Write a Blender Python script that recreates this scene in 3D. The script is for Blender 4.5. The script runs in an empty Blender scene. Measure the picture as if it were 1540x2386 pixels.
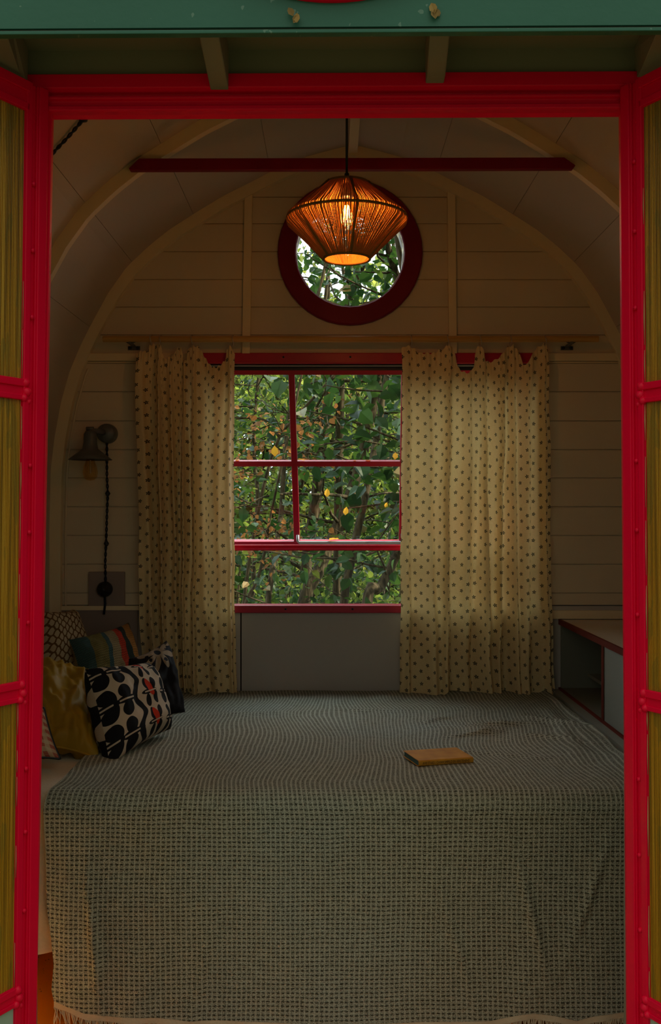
import bpy, math, random
from mathutils import Vector, Matrix, noise
random.seed(11)
PI = math.pi
F = 2320.0; CX = 770.0; CY = 1193.0; EYE = 1.25
YB = 3.64          # inner face of the back wall
YD = 1.70          # door plane
C = bpy.context.scene.collection
sc = bpy.context.scene

def P(px, py, Y):
    return Vector(((px-CX)*Y/F, Y, EYE+(CY-py)*Y/F))
def ZB(py): return EYE+(CY-py)*YB/F
def XB(px): return (px-CX)*YB/F
def lerp(a, b, t): return a+(b-a)*t
def interp(tab, x):
    if x <= tab[0][0]: return tab[0][1]
    for (a, b), (c, d) in zip(tab, tab[1:]):
        if x <= c: return b+(d-b)*(x-a)/(c-a)
    return tab[-1][1]
def srgb(r, g, b):
    f = lambda c: c/12.92 if c <= .04045 else ((c+.055)/1.055)**2.4
    return (f(r/255), f(g/255), f(b/255), 1)

# ------------------------------------------------------------------ mesh builder
class MB:
    def __init__(s): s.v = []; s.f = []; s.uv = {}
    def quad(s, pts, uvs=None):
        b = len(s.v); s.v += [tuple(p) for p in pts]; s.f.append(tuple(range(b, b+len(pts))))
        if uvs: s.uv[len(s.f)-1] = uvs
    def box(s, x0, x1, y0, y1, z0, z1):
        s.hexa([(x0,y0,z0),(x1,y0,z0),(x1,y1,z0),(x0,y1,z0),(x0,y0,z1),(x1,y0,z1),(x1,y1,z1),(x0,y1,z1)])
    def hexa(s, p):
        b = len(s.v); s.v += [tuple(q) for q in p]
        for f in ((0,3,2,1),(4,5,6,7),(0,1,5,4),(1,2,6,5),(2,3,7,6),(3,0,4,7)): s.f.append(tuple(b+i for i in f))
    def prism(s, prof, axis_fn, a, b):      # prof: 2D pts; axis_fn(p2, t) -> 3D
        n = len(prof); o = len(s.v)
        s.v += [tuple(axis_fn(p, a)) for p in prof]+[tuple(axis_fn(p, b)) for p in prof]
        for i in range(n):
            j = (i+1) % n; s.f.append((o+i, o+j, o+n+j, o+n+i))
        s.f.append(tuple(o+i for i in range(n))[::-1]); s.f.append(tuple(o+n+i for i in range(n)))
    def tube(s, pts, r, n=8, cap=True):
        pts = [Vector(p) for p in pts]; m = len(pts)
        rs = r if isinstance(r, (list, tuple)) else [r]*m
        o = len(s.v); prev = None
        for i, p in enumerate(pts):
            t = (pts[min(i+1, m-1)]-pts[max(i-1, 0)]).normalized()
            if prev is None:
                a = Vector((0,0,1)) if abs(t.z) < .9 else Vector((1,0,0))
                nx = t.cross(a).normalized()
            else:
                nx = (prev-t*prev.dot(t)).normalized()
            prev = nx; ny = t.cross(nx)
            for k in range(n):
                an = 2*PI*k/n; s.v.append(tuple(p+(nx*math.cos(an)+ny*math.sin(an))*rs[i]))
        for i in range(m-1):
            for k in range(n):
                k2 = (k+1) % n; s.f.append((o+i*n+k, o+i*n+k2, o+(i+1)*n+k2, o+(i+1)*n+k))
        if cap:
            s.f.append(tuple(o+k for k in range(n))[::-1]); s.f.append(tuple(o+(m-1)*n+k for k in range(n)))
    def lathe(s, prof, c, n=32, axis='z', M=None):   # prof (r, h)
        o = len(s.v); c = Vector(c)
        for r, h in prof:
            for k in range(n):
                an = 2*PI*k/n
                if axis == 'z': q = Vector((r*math.cos(an), r*math.sin(an), h))
                else: q = Vector((r*math.cos(an), h, r*math.sin(an)))
                if M: q = M @ q
                s.v.append(tuple(c+q))
        for i in range(len(prof)-1):
            for k in range(n):
                k2 = (k+1) % n; s.f.append((o+i*n+k, o+i*n+k2, o+(i+1)*n+k2, o+(i+1)*n+k))
    def grid(s, nu, nv, fn, uvf=None):
        o = len(s.v)
        for j in range(nv+1):
            for i in range(nu+1): s.v.append(tuple(fn(i/nu, j/nv)))
        for j in range(nv):
            for i in range(nu):
                a = o+j*(nu+1)+i; s.f.append((a, a+1, a+nu+2, a+nu+1))
                if uvf: s.uv[len(s.f)-1] = [uvf(i/nu, j/nv), uvf((i+1)/nu, j/nv), uvf((i+1)/nu, (j+1)/nv), uvf(i/nu, (j+1)/nv)]
    def build(s, name, mat, parent=None, smooth=False, bevel=0, fix=False):
        me = bpy.data.meshes.new(name); me.from_pydata(s.v, [], s.f)
        if s.uv:
            ul = me.uv_layers.new(name='UVMap')
            for fi, uvs in s.uv.items():
                p = me.polygons[fi]
                for k, li in enumerate(p.loop_indices): ul.data[li].uv = uvs[k]
        if smooth: me.polygons.foreach_set('use_smooth', [True]*len(me.polygons))
        me.materials.append(mat); me.update()
        if fix:
            import bmesh
            bm = bmesh.new(); bm.from_mesh(me); bmesh.ops.remove_doubles(bm, verts=bm.verts, dist=1e-5)
            bmesh.ops.recalc_face_normals(bm, faces=bm.faces); bm.to_mesh(me); bm.free()
        o = bpy.data.objects.new(name, me); C.objects.link(o)
        if parent is not None: o.parent = parent
        if bevel:
            b = o.modifiers.new('bevel', 'BEVEL'); b.width = bevel; b.segments = 2; b.limit_method = 'ANGLE'
        return o
def tag(o, label=None, cat=None, group=None, kind=None):
    if label: o['label'] = label
    if cat: o['category'] = cat
    if group: o['group'] = group
    if kind: o['kind'] = kind
    return o
def empty(name, label=None, cat=None, group=None, kind=None):
    o = bpy.data.objects.new(name, None); C.objects.link(o); o.empty_display_size = .05
    return tag(o, label, cat, group, kind)

# ------------------------------------------------------------------ node maths
class S:
    def __init__(s, nt, k): s.nt = nt; s.k = k
    def _op(s, op, *a):
        n = s.nt.nodes.new('ShaderNodeMath'); n.operation = op
        for i, x in enumerate((s,)+a):
            if isinstance(x, S): s.nt.links.new(x.k, n.inputs[i])
            else: n.inputs[i].default_value = x
        return S(s.nt, n.outputs[0])
    def __add__(s, o): return s._op('ADD', o)
    __radd__ = __add__
    def __sub__(s, o): return s._op('SUBTRACT', o)
    def __rsub__(s, o): return (s*-1)+o
    def __mul__(s, o): return s._op('MULTIPLY', o)
    __rmul__ = __mul__
    def __truediv__(s, o): return s._op('DIVIDE', o)
    def floor(s): return s._op('FLOOR')
    def fract(s): return s._op('FRACT')
    def abs(s): return s._op('ABSOLUTE')
    def sin(s): return s._op('SINE')
    def cos(s): return s._op('COSINE')
    def sqrt(s): return s._op('SQRT')
    def lt(s, o): return s._op('LESS_THAN', o)
    def gt(s, o): return s._op('GREATER_THAN', o)
    def mx(s, o): return s._op('MAXIMUM', o)
    def mn(s, o): return s._op('MINIMUM', o)
    def pow(s, o): return s._op('POWER', o)
    def mod2(s): return (s*.5).fract()*2
    def atan2(s, o): return s._op('ARCTAN2', o)
class Mat:
    def __init__(s, name, rough=.7, spec=.3):
        s.m = bpy.data.materials.new(name); s.m.use_nodes = True
        s.nt = s.m.node_tree; s.b = s.nt.nodes['Principled BSDF']; s.out = s.nt.nodes['Material Output']
        s.b.inputs['Roughness'].default_value = rough; s.b.inputs['Specular IOR Level'].default_value = spec
    def node(s, t, **kw):
        n = s.nt.nodes.new(t)
        for k, v in kw.items(): setattr(n, k, v)
        return n
    def col(s, c): s.b.inputs['Base Color'].default_value = c; return s
    def link(s, a, b): s.nt.links.new(a.k if isinstance(a, S) else a, b)
    def coord(s, which='Object'):
        tc = s.node('ShaderNodeTexCoord'); sp = s.node('ShaderNodeSeparateXYZ')
        s.link(tc.outputs[which], sp.inputs[0])
        return tc.outputs[which], [S(s.nt, sp.outputs[i]) for i in range(3)]
    def noise(s, scale, detail=3, vec=None, rough=.5, stretch=None):
        n = s.node('ShaderNodeTexNoise'); n.inputs['Scale'].default_value = scale
        n.inputs['Detail'].default_value = detail; n.inputs['Roughness'].default_value = rough
        if vec is None: vec = s.node('ShaderNodeTexCoord').outputs['Object']
        if stretch:
            mp = s.node('ShaderNodeMapping'); mp.inputs['Scale'].default_value = stretch
            s.link(vec, mp.inputs[0]); vec = mp.outputs[0]
        s.link(vec, n.inputs['Vector']); return S(s.nt, n.outputs['Fac'])
    def mix(s, f, a, b):
        n = s.node('ShaderNodeMix', data_type='RGBA')
        for i, x in ((0, f), (6, a), (7, b)):
            if isinstance(x, (S,)): s.link(x, n.inputs[i])
            elif isinstance(x, bpy.types.NodeSocket): s.link(x, n.inputs[i])
            else: n.inputs[i].default_value = x
        return n.outputs[2]
    def ramp(s, f, stops, const=False):
        n = s.node('ShaderNodeValToRGB'); cr = n.color_ramp
        if const: cr.interpolation = 'CONSTANT'
        while len(cr.elements) < len(stops): cr.elements.new(.5)
        for e, (p, c) in zip(cr.elements, stops): e.position = p; e.color = c
        s.link(f, n.inputs[0]); return n.outputs[0]
    def base(s, k): s.link(k, s.b.inputs['Base Color']); s.bc = k; return s
    def bump(s, h, strength=.3, dist=.002):
        n = s.node('ShaderNodeBump'); n.inputs['Strength'].default_value = strength
        n.inputs['Distance'].default_value = dist; s.link(h, n.inputs['Height'])
        s.link(n.outputs[0], s.b.inputs['Normal']); s.nrm = n.outputs[0]; return s
    def translucent(s, fac, color=None, tint=None):
        t = s.node('ShaderNodeBsdfTranslucent'); mx = s.node('ShaderNodeMixShader'); mx.inputs[0].default_value = fac
        if color is not None:
            if isinstance(color, bpy.types.NodeSocket): s.link(color, t.inputs[0])
            else: t.inputs[0].default_value = color
        s.link(s.b.outputs[0], mx.inputs[1]); s.link(t.outputs[0], mx.inputs[2]); s.link(mx.outputs[0], s.out.inputs[0])
        return s

def painted(name, c1, c2, rough=.5, scale=6, bump=.15, spec=.3, fleck=None):
    m = Mat(name, rough, spec); n = m.noise(scale, 4)
    k = m.mix(n, c1, c2)
    if fleck:
        f = m.noise(60, 2).gt(.72); k = m.mix(f*.6, k, fleck)
    m.base(k); m.bump(m.noise(90, 3), bump, .001); return m.m
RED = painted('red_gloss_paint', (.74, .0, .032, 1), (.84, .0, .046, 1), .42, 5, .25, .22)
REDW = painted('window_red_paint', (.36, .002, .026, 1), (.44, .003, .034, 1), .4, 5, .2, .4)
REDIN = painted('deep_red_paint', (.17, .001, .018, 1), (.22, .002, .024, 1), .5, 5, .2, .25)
REDD = painted('worn_brick_red_paint', (.12, .02, .012, 1), (.17, .03, .018, 1), .7, 8, .3, .1)
CREAM = painted('cream_wall_paint', (.60, .49, .345, 1), (.68, .56, .40, 1), .65, 3, .3, .25)
CEIL = painted('ceiling_paint', (.47, .39, .30, 1), (.53, .44, .335, 1), .7, 2.2, .2, .2)
RIBM = painted('cream_rib_paint', (.72, .575, .36, 1), (.78, .63, .40, 1), .55, 4, .2, .3)
GREYP = painted('grey_panel_paint', (.24, .18, .155, 1), (.28, .21, .18, 1), .6, 3, .3, .3)
GREYL = painted('light_grey_panel_paint', (.42, .385, .36, 1), (.46, .42, .39, 1), .6, 3, .3, .3)
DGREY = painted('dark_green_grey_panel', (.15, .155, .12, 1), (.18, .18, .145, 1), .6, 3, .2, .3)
PGREY = painted('pale_green_grey_panel', (.24, .25, .21, 1), (.28, .28, .24, 1), .6, 3, .2, .3)
TOPM = painted('beige_worktop', (.55, .46, .34, 1), (.60, .50, .37, 1), .45, 3, .2, .4)
TEAL = painted('teal_paint', (.024, .108, .082, 1), (.036, .160, .122, 1), .45, 3.5, .35, .3, (.16, .28, .24, 1))
TEALD = painted('dark_green_paint', (.20, .205, .17, 1), (.24, .245, .20, 1), .6, 4, .3, .2)
GAP = Mat('dark_gap', .9, .1).col((.03, .02, .015, 1)).m
BLACK = Mat('black_plastic', .4, .4).col((.012, .012, .015, 1)).m
METAL = Mat('dark_metal', .4, .5).col((.10, .10, .095, 1)).m
STEELB = Mat('pale_blue_steel', .3, .5).col((.35, .42, .46, 1)); STEELB.b.inputs['Metallic'].default_value = .5; STEELB = STEELB.m
WIRE = Mat('ring_wire', .3, .5).col((.5, .45, .4, 1)); WIRE.b.inputs['Metallic'].default_value = .8; WIRE = WIRE.m
PUTTY = Mat('old_putty', .8, .2).col((.40, .30, .13, 1)).m
m = Mat('rod_wood', .5, .3); m.base(m.ramp(m.noise(14, 4, stretch=(.3, 4, 4)), [(.3, (.42, .22, .05, 1)), (.7, (.55, .32, .09, 1))])); WOODR = m.m
def clear_glass(name, tint=(1, 1, 1, 1), f=.06):
    m = Mat(name); t = m.node('ShaderNodeBsdfTransparent'); t.inputs[0].default_value = tint
    g = m.node('ShaderNodeBsdfGlossy'); g.inputs['Roughness'].default_value = .02
    lw = m.node('ShaderNodeLayerWeight'); lw.inputs[0].default_value = .3
    fr = S(m.nt, lw.outputs['Fresnel'])*.2+f*.12
    mx = m.node('ShaderNodeMixShader'); m.link(fr, mx.inputs[0]); m.link(t.outputs[0], mx.inputs[1]); m.link(g.outputs[0], mx.inputs[2])
    m.link(mx.outputs[0], m.out.inputs[0]); return m.m
GLASS = clear_glass('window_glass', (.97, .99, .98, 1))
BULB = clear_glass('bulb_glass', (.98, .8, .5, 1), .1)

# ribbed yellow-green door glass
m = Mat('ribbed_yellow_glass', .3, .5)
vec, (x, y, z) = m.coord('UV')
rib = (x*(2*PI/.0042)).sin()
n1 = m.noise(1.0, 3, vec, stretch=(160, 2.0, 1)); n2 = m.noise(1.0, 2, vec, stretch=(30, 6, 1))
k = m.ramp(n1, [(.3, (.24, .14, .010, 1)), (.55, (.62, .34, .02, 1)), (.75, (.85, .55, .07, 1))])
k = m.mix(n2.gt(.55)*.35, k, (.18, .19, .03, 1)); m.base(k); m.bump(rib, .6, .001); m.translucent(.35, k); RIBG = m.m

# printed linen curtain
def curtain_mat():
    m = Mat('flower_printed_linen', .9, .1)
    vec, (x, y, z) = m.coord('UV')
    a, b = .0275, .047
    gx = x/a; col = gx.floor(); gy = y/b+col.mod2()*.5
    jx = ((col*12.9+gy.floor()*78.2).sin()*437.5).fract()-.5
    lx = (gx.fract()-.5)*a+jx*.004; ly = (gy.fract()-.5)*b+jx*.005
    r = (lx*lx+ly*ly).sqrt(); th = lx.atan2(ly)+jx*.8
    pet = r.lt(((th*2.5).cos().abs())*.0052+.0022)*r.gt(.0010)
    w1 = m.noise(1, 2, vec, stretch=(900, 60, 1)); w2 = m.noise(1, 2, vec, stretch=(60, 900, 1)); w = (w1+w2)*.5
    cloth = m.ramp(w, [(.3, (.72, .54, .27, 1)), (.7, (.92, .74, .44, 1))])
    c = m.mix(pet*.93, cloth, (.03, .035, .04, 1)); m.base(c); m.bump(w, .5, .001)
    tr = m.mix(pet*.9, (.74, .53, .22, 1), (.05, .04, .02, 1)); m.translucent(.25, tr); return m.m
CURT = curtain_mat()

# waffle weave blanket
def waffle():
    m = Mat('waffle_weave_blanket', .95, .1)
    vec, (x, y, z) = m.coord('UV')
    wob = m.noise(5, 2, vec)-.5; wob2 = m.noise(14, 2, vec)-.5
    tp_ = ((1.34-y)*8).mx(0).mn(1)*.8+.2; xx = x+((m.noise(1.8, 1, vec)-.5)*.15+wob*.008)*tp_; yy = y+(m.noise(6, 2, vec)-.5)*.012
    p = .0117
    cx = (xx*(2*PI/p)).cos(); cy = (yy*(2*PI/.0106)).cos()
    rx = cx*.5+.5; ry = cy*.5+.5
    st = (xx*(8*PI/p)).cos()*(yy*(4*PI/.0106)).cos()
    fine = m.noise(460, 1, vec); fine2 = m.noise(1, 1, vec, stretch=(170, 620, 1)); big = m.noise(45, 3, vec)
    tpm = ((1.33-y)*30).mx(0).mn(1)
    gap = (1-ry).pow(2.4)*(1-rx.pow(2)*.95)*(1-tpm*.45)+(1-rx).pow(1.3)*tpm*.17
    h = (.93-gap*.85)+rx.pow(5)*(tpm*.22+.16)+rx.pow(14)*.16+((yy*(2*PI/.0106)+2.1).cos()*.5+.5).pow(10)*.18*(1-tpm)+st*.16+(fine-.5)*2.3+(fine2-.5)*1.2+(big-.5)*.5-.06
    n = m.noise(2.3, 3, vec); n3 = m.noise(7, 3, vec)
    c = m.ramp(h*.8, [(.05, (.035, .032, .018, 1)), (.40, (.165, .165, .122, 1)), (.90, (.50, .50, .40, 1))])
    c = m.mix(((n-.40)*3).mx(0).mn(1)*.6, c, m.ramp(h*.8, [(.05, (.03, .038, .034, 1)), (.40, (.155, .19, .175, 1)), (.90, (.44, .51, .48, 1))]))
    m.base(c); m.bump(h, .7, .0025); return m.m
WAFFLE = waffle()
def linen(name, c1, c2, tr=0):
    m = Mat(name, .9, .15); w = m.noise(160, 3); k = m.mix(w, c1, c2); m.base(k); m.bump(w+m.noise(9, 3)*2, .4, .003)
    return m.m
SHEET = linen('cream_sheet', (.58, .48, .34, 1), (.68, .58, .44, 1))
MATT = linen('mattress_cloth', (.45, .40, .32, 1), (.5, .46, .38, 1))
HEM = linen('blanket_hem', (.50, .42, .30, 1), (.62, .52, .38, 1))
m = Mat('orange_lino', .55, .25); vec, _ = m.coord('Object')
v = m.node('ShaderNodeTexVoronoi'); v.inputs['Scale'].default_value = 70; m.link(vec, v.inputs['Vector'])
k = m.mix(m.noise(4, 4), (.80, .22, .008, 1), (.86, .28, .014, 1)); k = m.mix(S(m.nt, v.outputs['Distance']).lt(.16)*m.noise(14, 2).gt(.5), k, (.05, .02, .01, 1)); m.base(k); LINO = m.m

# ================================================================== ARCHED SHELL
ARCX = XB(822)
arch_tab = [(0,343),(55,357),(110,372),(182,402),(232,428),(300,462),(362,500),(422,538),(470,576),(522,625),(565,685),(607,762),(632,812),(655,868),(675,938),(690,1020),(699,1097),(702,1237),(702,1420)]
AR = [(d*YB/F, EYE+(CY-y)*YB/F) for d, y in arch_tab]      # (half width, z) descending z
AR.append((AR[-1][0], 0.0))
def hw(z):
    if z >= AR[0][1]: return 0
    for (a, b), (c, d) in zip(AR, AR[1:]):
        if z >= d: return a+(c-a)*(b-z)/(b-d)
    return AR[-1][0]
XL = ARCX-AR[-1][0]; XR = ARCX+AR[-1][0]
def smooth_arch(step=.035):
    # dense list of half width / z with gentle smoothing, from apex down
    pts = []; L = [0]
    for (a, b), (c, d) in zip(AR, AR[1:]): L.append(L[-1]+math.hypot(c-a, d-b))
    n = int(L[-1]/step)
    def at(s):
        for i in range(len(AR)-1):
            if s <= L[i+1]:
                t = (s-L[i])/(L[i+1]-L[i]); return (lerp(AR[i][0], AR[i+1][0], t), lerp(AR[i][1], AR[i+1][1], t))
        return AR[-1]
    return [at(L[-1]*i/n) for i in range(n+1)], L[-1]
SA, SLEN = smooth_arch()
def offs(pts, d):      # inward offset of right half arch
    out = []
    for i, p in enumerate(pts):
        a = pts[max(i-1, 0)]; b = pts[min(i+1, len(pts)-1)]
        t = Vector((b[0]-a[0], b[1]-a[1])).normalized(); nrm = Vector((-t.y, t.x))  # to the right of going down
        q = (p[0]-nrm.x*d, p[1]-nrm.y*d)
        out.append((max(q[0], 0), q[1]))
    # inward = towards centre
    return out
def chk():
    q = offs(SA, .05); return q[len(q)//2][0] < SA[len(SA)//2][0]
SG = 1 if chk() else -1
def inset(d): return offs(SA, SG*d)

# ceiling: arched skin in panels, small gaps between them
FW0, FW1 = 1.745, 1.80    # front wall thickness
mb = MB()
panels = [0, 9, 19, 29, 39]
for side in (1, -1):
    inn = SA; out = inset(-.03)
    zlim = ZB(1420)
    segs = [i for i in range(len(inn)-1)]
    for i in segs:
        if inn[i][1] < .001: continue
        cut = .0012 if i in (8, 17, 25, 33) else 0
        a, b = inn[i], inn[i+1]; ao, bo = out[i], out[i+1]
        if cut:
            t = 1-cut/math.hypot(b[0]-a[0], b[1]-a[1])
            b = (lerp(a[0], b[0], t), lerp(a[1], b[1], t)); bo = (lerp(ao[0], bo[0], t), lerp(ao[1], bo[1], t))
        pts = []
        for (Y0, Y1) in ((FW0+.01, YB+.06),):
            f = lambda q, Y: (ARCX+side*q[0], Y, q[1])
            mb.hexa([f(a, Y0), f(b, Y0), f(bo, Y0), f(ao, Y0), f(a, Y1), f(b, Y1), f(bo, Y1), f(ao, Y1)])
ceiling = tag(mb.build('ceiling', CEIL), kind='structure')
mb = MB()
o2 = inset(-.031); o3 = inset(-.06)
for side in (1, -1):
    for i in range(len(o2)-1):
        f = lambda q, Y: (ARCX+side*q[0], Y, q[1])
        mb.hexa([f(o2[i], 1.45), f(o2[i+1], 1.45), f(o3[i+1], 1.45), f(o3[i], 1.45), f(o2[i], 3.85), f(o2[i+1], 3.85), f(o3[i+1], 3.85), f(o3[i], 3.85)])
tag(mb.build('roof', TEALD), kind='structure')

# floor
mb = MB(); mb.box(XL-.06, XR+.06, 1.62, 3.76, -.06, 0); tag(mb.build('floor', LINO), kind='structure')

# back wall of boards with two openings
WX0, WX1, WZ0, WZ1 = XB(476), XB(1240), ZB(1412), ZB(848)
RC = Vector((XB(815.5), 0, ZB(591))); RR = 126*YB/F
def holes_at(z):
    h = []
    if WZ0 < z < WZ1: h.append((WX0, WX1))
    if abs(z-RC.z) < RR:
        w = math.sqrt(RR*RR-(z-RC.z)**2); h.append((RC.x-w, RC.x+w))
    return h
def slab(mb, z0, z1, y0, y1, inset_w=0):
    zs = [z0]; k = max(1, int((z1-z0)/.012))
    for c in (WZ0, WZ1, RC.z-RR+1e-6, RC.z+RR-1e-6):
        if z0 < c < z1: zs.append(c)
    if (abs(z0-RC.z) < RR or abs(z1-RC.z) < RR): zs += [lerp(z0, z1, i/k) for i in range(1, k)]
    for (a, b) in AR:
        if z0 < b < z1: zs.append(b)
    zs.append(z1); zs = sorted(zs)
    for a, b in zip(zs, zs[1:]):
        if b-a < 1e-6: continue
        mid = (a+b)/2; hm = holes_at(mid)
        def iv(z):
            z2 = min(max(z, a+1e-7), b-1e-7)
            hh = []
            for n_, h in enumerate(hm):
                if h[0] == WX0: hh.append(h)
                else:
                    w = math.sqrt(max(0, RR*RR-(z2-RC.z)**2)); hh.append((RC.x-w, RC.x+w))
            w = hw(z2)-inset_w; e = [ARCX-max(w, 0)]
            for h in sorted(hh): e += [h[0], h[1]]
            e.append(ARCX+max(w, 0)); return e
        ea, eb = iv(a), iv(b)
        for i in range(0, len(ea), 2):
            x0, x1, u0, u1 = ea[i], ea[i+1], eb[i], eb[i+1]
            mb.hexa([(x0,y0,a),(x1,y0,a),(x1,y1,a),(x0,y1,a),(u0,y0,b),(u1,y0,b),(u1,y1,b),(u0,y1,b)])
mb = MB()
lines = [345, 398, 461, 523, 588, 653, 717, 782, 847, 914, 982, 1049, 1115, 1182, 1249, 1316, 1383, 1412]
for a, b in zip(lines, lines[1:]):
    z1, z0 = ZB(a), ZB(b)
    slab(mb, z0+.004, z1, YB, YB+.018)
    if b < 1412: slab(mb, z0-.001, z0+.004, YB+.007, YB+.018)
wb = tag(mb.build('wall_back', CREAM), kind='structure')
mb = MB(); slab(mb, 0, ZB(343), YB+.0185, YB+.07); mb.build('wall_backing', GREYL, wb)
mb = MB(); mb.box(XL, XR, YB-.002, YB+.018, 0, ZB(1412)); mb.build('lower_panel', GREYL, wb)
mb = MB(); mb.box(XB(560), XB(563), YB-.003, YB-.001, .5, ZB(1428)); mb.build('panel_seam', GAP, wb)
mb = MB(); mb.box(XL, XB(322), YB-.012, YB-.002, .5, ZB(1421)); mb.build('left_panel', GREYP, wb)
# side walls below the arch are part of the shell; front wall round the door
DXL_T, DXL_B, DXR_T, DXR_B = -.4765, -.5135, .4926, .5085
HZ0 = EYE+(CY-262)/1365.; HZ1 = EYE+(CY-178)/1365.
mb = MB()
def fw(z0, z1, x0f, x1f):
    zs = sorted([z0, z1]+[b for a, b in AR if z0 < b < z1])
    for a, b in zip(zs, zs[1:]):
        mb.hexa([(x0f(a),FW0,a),(x1f(a),FW0,a),(x1f(a),FW1,a),(x0f(a),FW1,a),(x0f(b),FW0,b),(x1f(b),FW0,b),(x1f(b),FW1,b),(x0f(b),FW1,b)])
fw(0, HZ1, lambda z: ARCX-hw(z), lambda z: -.53); fw(0, HZ1, lambda z: .53, lambda z: ARCX+hw(z))
fw(HZ1, AR[0][1]-.001, lambda z: ARCX-hw(z), lambda z: ARCX+hw(z))
tag(mb.build('wall_front', TEALD), kind='structure')

# arch ribs, ridge, studs, trims
def rib_mesh(Y0, Y1, depth, flat=True):
    mb = MB(); inn = inset(depth); ou = inset(-.001)
    for side in (1, -1):
        for i in range(len(SA)-1):
            if SA[i][1] < .02: continue
            f = lambda q, Y: (ARCX+side*q[0], Y, q[1])
            mb.hexa([f(inn[i],Y0), f(inn[i+1],Y0), f(ou[i+1],Y0), f(ou[i],Y0), f(inn[i],Y1), f(inn[i+1],Y1), f(ou[i+1],Y1), f(ou[i],Y1)])
    return mb
YM = 2.92
tag(rib_mesh(YB-.028, YB, .040).build('trim_1', RIBM), 'cream arched rib framing the back wall', 'rib', kind='structure')
tag(rib_mesh(YM, YM+.03, .036).build('trim_2', RIBM), 'cream arched ceiling rib carrying the red tie beam', 'rib', kind='structure')
mb = MB(); zr = AR[0][1]; mb.box(ARCX-.016, ARCX+.016, FW1, YB-.028, zr-.032, zr+.01)
tag(mb.build('trim_3', RIBM), 'cream ridge strip along the ceiling', 'ridge', kind='structure')
for n_, (xa, xb, ya, yb) in enumerate(((580, 574, 436, 826), (1050, 1054, 436, 826))):
    mb = MB(); w = .0145
    p = [(XB(xb)-w, YB-.02, ZB(yb)), (XB(xb)+w, YB-.02, ZB(yb)), (XB(xb)+w, YB, ZB(yb)), (XB(xb)-w, YB, ZB(yb)),
         (XB(xa)-w, YB-.02, ZB(ya)), (XB(xa)+w, YB-.02, ZB(ya)), (XB(xa)+w, YB, ZB(ya)), (XB(xa)-w, YB, ZB(ya))]
    mb.hexa(p); tag(mb.build('trim_%d' % (4+n_), RIBM, bevel=.002), kind='structure')
for n_, (x0, x1) in enumerate(((190, 468), (1250, 1470))):
    mb = MB(); mb.box(XB(x0), XB(x1), YB-.016, YB, ZB(842), ZB(824)); mb.box(XB(x0), XB(x1), YB-.006, YB, ZB(846), ZB(843))
    tag(mb.build('trim_%d' % (6+n_), RIBM, bevel=.003), kind='structure')
mb = MB(); mb.box(XB(130), XB(468), YB-.016, YB, ZB(1421), ZB(1411)); tag(mb.build('trim_8', RIBM), kind='structure')
mb = MB(); mb.box(XB(1250), XR-.002, YB-.016, YB, ZB(1441), ZB(1422)); tag(mb.build('trim_9', RIBM), kind='structure')
# corner moulding of the left board field
mb = MB(); q = inset(.052); 
for i in range(len(q)-1):
    if .47 < q[i][1] < ZB(850):
        mb.tube([(ARCX-q[i][0], YB-.003, q[i][1]), (ARCX-q[i+1][0], YB-.003, q[i+1][1])], .004, 6)
tag(mb.build('trim_10', CREAM), kind='structure')

# red tie beam
mb = MB(); s_ = YM/F
pr = [((303-CX)*s_, 398), ((327-CX)*s_, 375), ((1311-CX)*s_, 372.5), ((1337-CX)*s_, 391), ((1331-CX)*s_, 399), ((306-CX)*s_, 402.5)]
pr = [(a, EYE+(CY-b)*s_) for a, b in pr]
mb.prism(pr, lambda p, t: (p[0], t, p[1]), YM-.022, YM-.001)
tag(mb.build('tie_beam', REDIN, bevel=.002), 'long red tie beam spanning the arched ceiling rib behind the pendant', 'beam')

# ================================================================== ROUND WINDOW
w2 = tag(empty('window_2', 'round window with a wide dark red ring high on the back wall', 'window'), kind='structure')
w2.location = (RC.x, YB, RC.z)
mb = MB(); R1, R0 = 168.5*YB/F, 125.5*YB/F
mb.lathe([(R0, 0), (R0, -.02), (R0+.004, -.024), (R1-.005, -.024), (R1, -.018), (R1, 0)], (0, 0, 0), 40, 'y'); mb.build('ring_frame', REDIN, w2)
mb = MB(); mb.lathe([(R0, -.01), (R0, .075), (R0+.006, .075), (R0+.006, -.01)], (0, 0, 0), 48, 'y'); mb.build('reveal', RIBM, w2, smooth=True)
mb = MB(); mb.lathe([(0, .05), (R0, .05)], (0, 0, 0), 48, 'y'); mb.build('pane', GLASS, w2)

# ================================================================== MAIN WINDOW
w1 = tag(empty('window_1', 'red framed awning window between the flowered curtains', 'window'), kind='structure')
mb = MB(); fy0, fy1 = YB-.02, YB+.06
mb.box(XB(468), XB(1250), fy0, YB+.03, ZB(848), ZB(824))                       # head rail
mb.box(XB(468), XB(1250), fy0, fy1, ZB(1427), ZB(1410))                    # sill
mb.box(XB(468), XB(480), fy0, fy1, ZB(1411), ZB(849)); mb.box(XB(1238), XB(1250), fy0, fy1, ZB(1411), ZB(849))
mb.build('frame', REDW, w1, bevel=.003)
mb = MB(); mb.box(XB(480), XB(1238), YB+.031, YB+.05, ZB(860), ZB(851)); mb.build('dark_bar', BLACK, w1)  # black bar filling the slit between head rail and sash
for xx in (661, 816):
    mb = MB(); mb.lathe([(0, -.004), (.0035, -.003), (.004, 0)], (XB(xx), fy0, ZB(834)), 12, 'y'); mb.build('screw', BLACK, w1)
    mb = MB(); mb.lathe([(0, -.004), (.0035, -.003), (.004, 0)], (XB(xx+5), fy0, ZB(1418)), 12, 'y'); mb.build('screw', BLACK, w1)
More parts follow.
